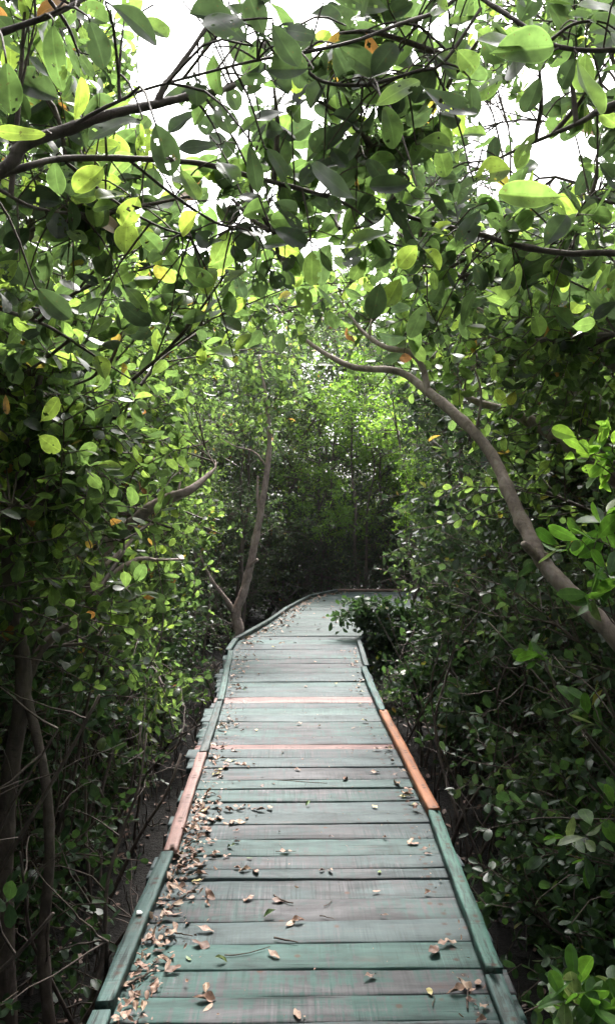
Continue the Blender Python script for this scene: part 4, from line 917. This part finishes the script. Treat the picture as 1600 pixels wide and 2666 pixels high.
for i, (x, y, s, lab, grp) in enumerate(spots):
    k = i % 4; p = PR[k]
    loc = (x, y, mz(x, y)); rot = random.uniform(0, 6.28)
    if k not in used:
        used.add(k); p.location = loc; p.rotation_euler = (0, 0, rot); p.scale = (s,) * 3; p['label'] = lab; p['group'] = grp
    else: copy_tree(p, loc, rot, s, lab, grp)

shs = []
S1 = 'dark dense shrub under the trees of the pink board side'; S2 = 'dark dense shrub under the trees of the orange board side'; S3 = 'dark dense shrub under the trees beyond the bend'
for y in np.arange(1.2, 16, 1.0):
    for off in (2.25, 3.0, 3.9):
        if off > 2: shs.append((xl(y) - off + .2 + random.uniform(-.25, .25), y + random.uniform(-.3, .3), S1, 'shrubs under the pink board side trees'))
        shs.append((min(float(xr(y)), 1.2) + off - .3 + random.uniform(-.25, .25), y + random.uniform(-.3, .3), S2, 'shrubs under the orange board side trees'))
for x in np.arange(-3, 4.6, .8): shs.append((x, 16.9 + random.uniform(-.2, .3), S3, 'shrubs beyond the bend'))
for x in np.arange(-3.4, 5, .95): shs.append((x, 18.4 + random.uniform(-.3, .3), S3, 'shrubs beyond the bend'))
shs = [q for q in shs if not (9.3 < q[1] < 16.3 and .3 < q[0] < 2.6)]
def edge_shrub(x, y, label, group, leafm, h=1.3, n=15):
    root = empty('shrub', (x, y, mz(x, y)), label, 'shrub', group)
    st = [('stem', [[x + random.gauss(0, .05), y + random.gauss(0, .05), mz(x, y) - .05, .016], [x + random.gauss(0, .12), y + random.gauss(0, .12), mz(x, y) + h * .5, .012], [x + random.gauss(0, .25), y + random.gauss(0, .25), mz(x, y) + h, .005]], 6) for _ in range(3)]
    cl = []
    while len(cl) < n:
        c = np.array([x + random.gauss(0, .32), y + random.gauss(0, .34), mz(x, y) + .2 + (h + .5) * random.random()])
        cl.append((c, (.24, .24, .2), 1))
    return grow(root, st, cl, .055, 15, 12, leafm, barkm=M_TWIG, limb_r=.006, sep_limbs=False, holes=0, crown_name='foliage')
E1, E2 = 'low dark shrub in the mud close to the kerb, pink board side', 'low dark shrub in the mud close to the kerb, orange board side'
for y in np.arange(3.5, 10, .72): edge_shrub(float(xl(y)) - .75 - random.uniform(0, .5), y, E1, 'low shrubs along the pink board side', random.choice([M_LEAF, M_LEAF_FAR, M_LEAF_DARK]), 1.0 + .05 * y)
for x, y, h in ((-1.7, 3.1, .55), (-2.1, 3.3, 1.0)): edge_shrub(x, y, E1, 'low shrubs along the pink board side', M_LEAF_FAR, h, 12)
for x, y, h in ((1.5, 3.1, .7), (1.3, 3.5, .6), (1.9, 2.9, 1.0)): edge_shrub(x, y, E2, 'low shrubs along the orange board side', M_LEAF_DARK, h, 12)
for y in np.arange(3.6, 9.3, .72): edge_shrub(float(xr(y)) + .75 + random.uniform(0, .5), y, E2, 'low shrubs along the orange board side', random.choice([M_LEAF_FAR, M_LEAF_FAR, M_LEAF_DARK]), 1.0 + .05 * y)
for x, y in ((.45, 17.3), (1.0, 16.6), (2.1, 16.5), (1.6, 17.2), (2.6, 17.4)): side_tree(x, y, 4.8, 'mangrove with sunlit green painted into its leaves closing the view beyond the inside of the bend', 'trees with sunlit leaf colour beyond the bend', n=26, zlo=.5, leafm=M_LEAF_SUNLIT, lean=-.2, leafL=.075, n_tw=16)
us = set()
for i, (x, y, lab, grp) in enumerate(shs):
    k = i % 3; p = SH[k]; loc = (x, y, mz(x, y)); rot = random.uniform(0, 6.28); sc_ = random.uniform(.85, 1.15)
    if k not in us: us.add(k); p.location = loc; p.rotation_euler = (0, 0, rot); p['label'] = lab; p['group'] = grp
    else: copy_tree(p, loc, rot, sc_, lab, grp)

# ------------------------------------------------------------------ fallen leaves and twigs on the deck
def litter_mesh(k, material):
    mb = MB()
    L = np.array([.060 * random.uniform(.5, 1.2)]); W_ = L * random.uniform(.36, .52)
    curl = np.array([random.choice([-.10, .12, .3, -.2, .06])]); fold = np.array([random.choice([.05, .15, .3, .55, .9, -.2])])
    leaves(mb, np.zeros((1, 3)), np.array([[0, 1., 0]]), np.array([[0, 0, 1.]]), L, W_, np.array([k * .137 % 1]), 0, curl, fold, holes=.5, wavy=random.uniform(0, .16))
    v = mb.v[0]; v[:, 1] -= L[0] / 2; v[:, 2] -= v[:, 2].min()
    return mb.mesh('fallen_leaf', material)
LM = {}
for nm, mt, c in (('dry', M_DRY, 12), ('brown', M_BROWN, 5), ('green', M_GREENLEAF, 3), ('yellow', M_YELLEAF, 3)): LM[nm] = [litter_mesh(i, mt) for i in range(c)]
CW = {'dry': 'curled tan', 'brown': 'dark brown', 'green': 'green', 'yellow': 'yellowish'}
def where(x, y):
    near_l, near_r = x < xl(y) + .26, x > xr(y) - .22
    if near_l: return ('in the drift along the nearest teal kerb opposite the shrub' if y < 2.7 else 'beside the worn teal kerb before the pink board' if y < 3.56 else 'in the drift along the pink kerb board' if y < 5.05 else
                       'beside the dark kerb past the pink board' if y < 6.4 else 'beside the pale kerb before the kink' if y < 8.7 else 'along the curved kerb after the kink')
    if near_r: return ('beside the teal kerb near the broad-leaved shrub' if y < 4.05 else 'beside the orange kerb board' if y < 6.1 else 'beside the blue green kerb past the orange board' if y < 7.8 else 'against the last kerb before the shrub on the deck')
    return ('on the greenest planks nearest the camera' if y < 2.95 else 'mid deck between the near worn teal kerbs' if y < 3.6 else 'mid deck between pink and orange kerb boards' if y < 5.2 else 'mid deck around the narrow pinkish plank' if y < 6 else
            'mid deck around the pink plank' if y < 7.2 else 'mid deck on the planks before the kink' if y < 9.6 else 'mid deck on the far grey planks')
nleaf = 0
def drop(x, y, kind, z=.004, sc=1.0, tilt=.12):
    global nleaf
    o = bpy.data.objects.new('fallen_leaf', random.choice(LM[kind])); COL.objects.link(o)
    o.location = (x, y, z); o.rotation_euler = (random.gauss(0, tilt), random.gauss(0, tilt), random.uniform(0, 6.28)); o.scale = (sc * random.uniform(.85, 1.15),) * 3
    tag(o, f'{CW[kind]} fallen leaf {where(x, y)}', 'fallen leaf', 'fallen leaves on the boardwalk'); nleaf += 1
# seen singly in the photograph: pixel positions on the deck (1484 wide)
def deck(px, py):
    d = H * F / (py * 1.0782 - CY); return (px * 1.0782 - CX) / F * d, d
single = [(660, 2310, 'dry'), (890, 2362, 'dry'), (1032, 2400, 'yellow'), (460, 2318, 'green'), (530, 2325, 'green'), (500, 2390, 'dry'), (500, 2440, 'dry'), (710, 2455, 'dry'), (780, 2105, 'dry'), (800, 2108, 'dry'), (912, 2108, 'green'),
          (925, 2025, 'dry'), (1070, 2285, 'dry'), (1085, 2280, 'dry'), (1045, 2300, 'brown'), (1115, 2385, 'dry'), (1130, 2395, 'dry'), (1135, 2420, 'brown'), (1150, 2378, 'dry'), (1160, 2440, 'dry'), (1100, 2400, 'dry'), (1155, 2470, 'dry'),
          (590, 2105, 'dry'), (575, 2100, 'dry'), (620, 2110, 'dry'), (700, 2235, 'dry'), (720, 2230, 'dry'), (600, 2175, 'dry'), (670, 2180, 'brown'), (655, 2215, 'green'), (560, 2050, 'green'), (600, 2075, 'green'), (690, 2060, 'dry'),
          (1030, 2160, 'dry'), (925, 2215, 'dry'), (910, 2155, 'dry'), (1120, 2200, 'dry'), (1000, 2040, 'dry'), (1030, 2055, 'dry'), (1035, 2065, 'brown'), (990, 2035, 'dry'), (905, 1950, 'yellow'), (975, 1925, 'yellow'), (985, 1940, 'dry'),
          (900, 1868, 'dry'), (720, 1862, 'dry'), (730, 1835, 'brown'), (685, 1820, 'brown'), (600, 1855, 'dry'), (590, 1850, 'dry'), (635, 1900, 'brown'), (660, 1895, 'brown'), (545, 1855, 'brown'), (740, 1945, 'green'), (835, 1885, 'dry'),
          (650, 1955, 'dry'), (630, 1960, 'dry'), (770, 1755, 'dry'), (720, 1750, 'dry'), (850, 1760, 'dry'), (880, 1745, 'yellow'), (620, 1765, 'yellow'), (740, 1660, 'dry'), (810, 1655, 'yellow'), (625, 1630, 'dry'), (640, 1630, 'green'),
          (585, 1670, 'green'), (700, 1590, 'dry'), (760, 1600, 'dry'), (680, 1575, 'brown'), (720, 1540, 'dry'), (650, 1540, 'brown'), (605, 1545, 'brown'), (740, 1528, 'brown'), (700, 1500, 'dry'), (480, 2130, 'yellow'), (490, 2250, 'dry'),
          (400, 2325, 'dry'), (385, 2300, 'brown'), (430, 2210, 'dry'), (450, 2100, 'brown'), (470, 1960, 'dry'), (560, 1840, 'yellow'), (530, 1860, 'yellow'), (495, 2420, 'dry'), (340, 2435, 'green'), (600, 1980, 'dry'), (560, 1990, 'dry')]
for px, py, k in single:
    x, y = deck(px, py); drop(x + random.gauss(0, .004), y, k, .006)
# drifts along the kerbs
def drift(y0, y1, side, n, spread, tall=.03):
    for _ in range(n):
        y = random.uniform(y0, y1); off = abs(random.gauss(0, spread)) + .075
        x = float(xl(y)) + off if side < 0 else float(xr(y)) - off
        if y > 9 and side > 0: continue
        k = 'dry' if random.random() < .78 else 'brown' if random.random() < .8 else 'yellow'
        drop(x, y, k, .005 + random.random() * tall * math.exp(-((off - .07) / .1) ** 2), 1.0, .22)
drift(2.3, 2.75, -1, 16, .06); drift(2.75, 3.2, -1, 16, .07); drift(3.2, 3.75, -1, 32, .10); drift(3.75, 4.3, -1, 40, .15); drift(4.65, 5.3, -1, 24, .11)
drift(5.6, 6.1, -1, 18, .09); drift(6.6, 8.0, -1, 18, .07); drift(8.0, 9.5, -1, 26, .11); drift(4.1, 5.3, 1, 14, .05); drift(6.3, 8, 1, 14, .07); drift(8, 9.2, 1, 14, .09)
# small crumbs, bits of leaf and leaves far down the deck: nobody could count them
lt = MB()
def crumbs(n, yf, xf, Lm, z=.004):
    y = yf(n); x = xf(y, n)
    base = np.stack([x, y, z + rng.uniform(0, .012, n)], -1); d = np.stack([rng.normal(size=n), rng.normal(size=n), rng.normal(0, .25, n)], -1)
    nn = np.stack([rng.normal(0, .5, n), rng.normal(0, .5, n), np.ones(n)], -1); L = Lm * rng.uniform(.4, 1.3, n)
    leaves(lt, base, d, nn, L, L * rng.uniform(.3, .6, n), rng.random(n), 1, rng.normal(0, .4, n), rng.normal(.3, .5, n))
crumbs(500, lambda n: rng.uniform(1.2, 9.5, n), lambda y, n: xl(y) + .06 + np.abs(rng.normal(0, .09, n)), .016)
crumbs(260, lambda n: rng.uniform(2.2, 4.4, n), lambda y, n: xl(y) + .06 + np.abs(rng.normal(0, .06, n)), .035, .008)
crumbs(160, lambda n: rng.uniform(1.2, 9.0, n), lambda y, n: xr(y) - .06 - np.abs(rng.normal(0, .06, n)), .016)
crumbs(200, lambda n: rng.uniform(2.2, 9.0, n), lambda y, n: xl(y) + rng.uniform(.1, 1.15, n), .012)
crumbs(330, lambda n: rng.uniform(9.4, 15.2, n), lambda y, n: xl(y) + .08 + np.abs(rng.normal(0, .12, n)), .055)
crumbs(60, lambda n: rng.uniform(9.4, 15.2, n), lambda y, n: xl(y) + rng.uniform(.1, 1.1, n), .055)
tag(lt.build('leaf_litter', M_DRY), 'crumbs and bits of dry leaf scattered along the kerbs', 'leaf litter', None, 'stuff')
ml = MB()
def mudbits(n, yf, side):
    y = yf(n); x = np.where(side < 0, xl(y) - rng.uniform(.02, 1.6, n), np.minimum(xr(y), 1.2) + rng.uniform(.02, 1.6, n))
    base = np.stack([x, y, mudz(x, y) + rng.uniform(.002, .02, n)], -1); L = .06 * rng.uniform(.5, 1.2, n)
    leaves(ml, base, np.stack([rng.normal(size=n), rng.normal(size=n), rng.normal(0, .15, n)], -1), np.stack([rng.normal(0, .3, n), rng.normal(0, .3, n), np.ones(n)], -1), L, L * .5, rng.random(n), 1)
mudbits(900, lambda n: rng.uniform(2, 12, n), -1); mudbits(900, lambda n: rng.uniform(2, 12, n), 1)
tag(ml.build('mud_litter', M_BROWN), 'dark sodden leaves lying on the mud beside the boardwalk', 'leaf litter', None, 'stuff')
br = MB(); n = 1500
y = rng.uniform(2, 12, n); sd = rng.random(n) < .5
x = np.where(sd, xl(y) - rng.uniform(.03, 1.7, n), np.minimum(xr(y), 1.2) + rng.uniform(.03, 1.7, n)); h = rng.uniform(.05, .20, n)
b0 = np.stack([x, y, mudz(x, y) - .02], -1); tl = rng.normal(0, .12, (n, 2)) * h[:, None]
C = np.stack([b0, b0 + np.stack([tl[:, 0] * .5, tl[:, 1] * .5, h * .6], -1), b0 + np.stack([tl[:, 0], tl[:, 1], h], -1)], 1)
tubes(br, C, np.array([.006, .005, .0015])[None] * rng.uniform(.7, 1.3, n)[:, None], 4)
tag(br.build('breathing_roots', M_TWIG), 'thin upright breathing roots sticking out of the dark mud', 'roots', None, 'stuff')
# fallen twigs
def twig(px, py, ang, L, r=.003, label=None):
    x, y = deck(px, py); mb = MB()
    t = np.linspace(-.5, .5, 7); k = rng.normal(0, .06)
    P = np.stack([t * L, k * L * (4 * t * t) + rng.normal(0, .002, 7), np.full(7, r), np.linspace(r, r * .55, 7)], -1)
    tube(mb, P, 6, .06); o = mb.build('fallen_twig', M_TWIG); o.location = (x, y, .004); o.rotation_euler[2] = ang
    tag(o, label, 'twig', 'fallen twigs on the boardwalk')
for a in ((450, 2165, 1.2, .30, .004, 'long pale twig lying in the drift opposite the pink board end'), (680, 2178, -.7, .10, .0045, 'short thick twig on the deck before the near worn kerbs'), (690, 2275, -.35, .09, .004, 'dark bent twig on the deck near the shrub leaves'),
          (600, 2305, .35, .16, .0022, 'thin dark twig carrying two green fallen leaves'), (795, 2185, 1.0, .06, .002, 'tiny dark twig beside the wide plank gap'), (790, 2218, -.4, .06, .0025, 'pale split twig mid deck'), (1128, 2412, 1.3, .13, .0035, 'dark twig lying on the drift by the orange side kerb joint'),
          (445, 2260, -.3, .07, .003, 'small twig near the worn teal kerb'), (1010, 1965, -.9, .07, .002, 'hair-thin twig mid deck past the orange board end'), (690, 2060, .02, .09, .002, 'straight thin twig along a plank seam'), (725, 1890, -.2, .30, .0025, 'long thin twig lying across the deck near the pinkish plank'),
          (345, 2365, .9, .12, .006, 'stout stick in the drift near the kerb step'), (1045, 2420, 1.4, .06, .002, 'tiny twig by the round yellow leaf')):
    twig(*a)
# white scrap on the teal kerb
mb = MB(); ang = np.linspace(0, 6.28, 11)[:-1]; rr = rng.uniform(.009, .015, 10)
V = np.vstack([np.stack([rr * np.cos(ang), rr * np.sin(ang) * 1.2, np.zeros(10)], -1), np.stack([rr * .9 * np.cos(ang), rr * 1.1 * np.sin(ang), np.full(10, .003)], -1), [[0, 0, .004]]])
mb.add(V, [[10 + k, 10 + (k + 1) % 10, 20] for k in range(10)], [[k, (k + 1) % 10, 10 + (k + 1) % 10, 10 + k] for k in range(10)])
m_, n_, l_, b_, o_ = mat('white_scrap'); tc_ = n_.new('ShaderNodeTexCoord'); r_ = ramp(n_, [(.3, (.6, .6, .6)), (.6, (.8, .8, .8))]); l_.new(noise(n_, l_, tc_.outputs['Object'], 90), r_.inputs[0]); l_.new(r_.outputs[0], b_.inputs['Base Color'])
o = mb.build('scrap', m_); o.location = (-.607, 2.99, .054); tag(o, 'small white scrap lying on the worn teal kerb', 'scrap')
print('fallen leaves', nleaf)

# ------------------------------------------------------------------ scattering volume added to lift shadows like lens glare
HZ = 0.0004
if HZ:
    mb = MB(); x0, x1, y0, y1, z0, z1 = -170, 170, -140, 220, -2.2, 9.6
    mb.add([(x, y, z) for z in (z0, z1) for y in (y0, y1) for x in (x0, x1)], None, [[0, 2, 3, 1], [4, 5, 7, 6], [0, 1, 5, 4], [2, 6, 7, 3], [0, 4, 6, 2], [1, 3, 7, 5]])
    m_ = bpy.data.materials.new('glare_veil'); m_.use_nodes = True; n_ = m_.node_tree.nodes; n_.remove(n_['Principled BSDF'])
    v_ = n_.new('ShaderNodeVolumePrincipled'); v_.inputs['Color'].default_value = (.93, .95, .96, 1); v_.inputs['Density'].default_value = HZ; v_.inputs['Anisotropy'].default_value = .5
    m_.node_tree.links.new(v_.outputs[0], n_['Material Output'].inputs['Volume'])
    hz = mb.build('veil_volume', m_, None, False); tag(hz, 'thin scattering volume added to lift the dark under the trees', 'veil_volume', None, 'stuff'); hz.display_type = 'WIRE'
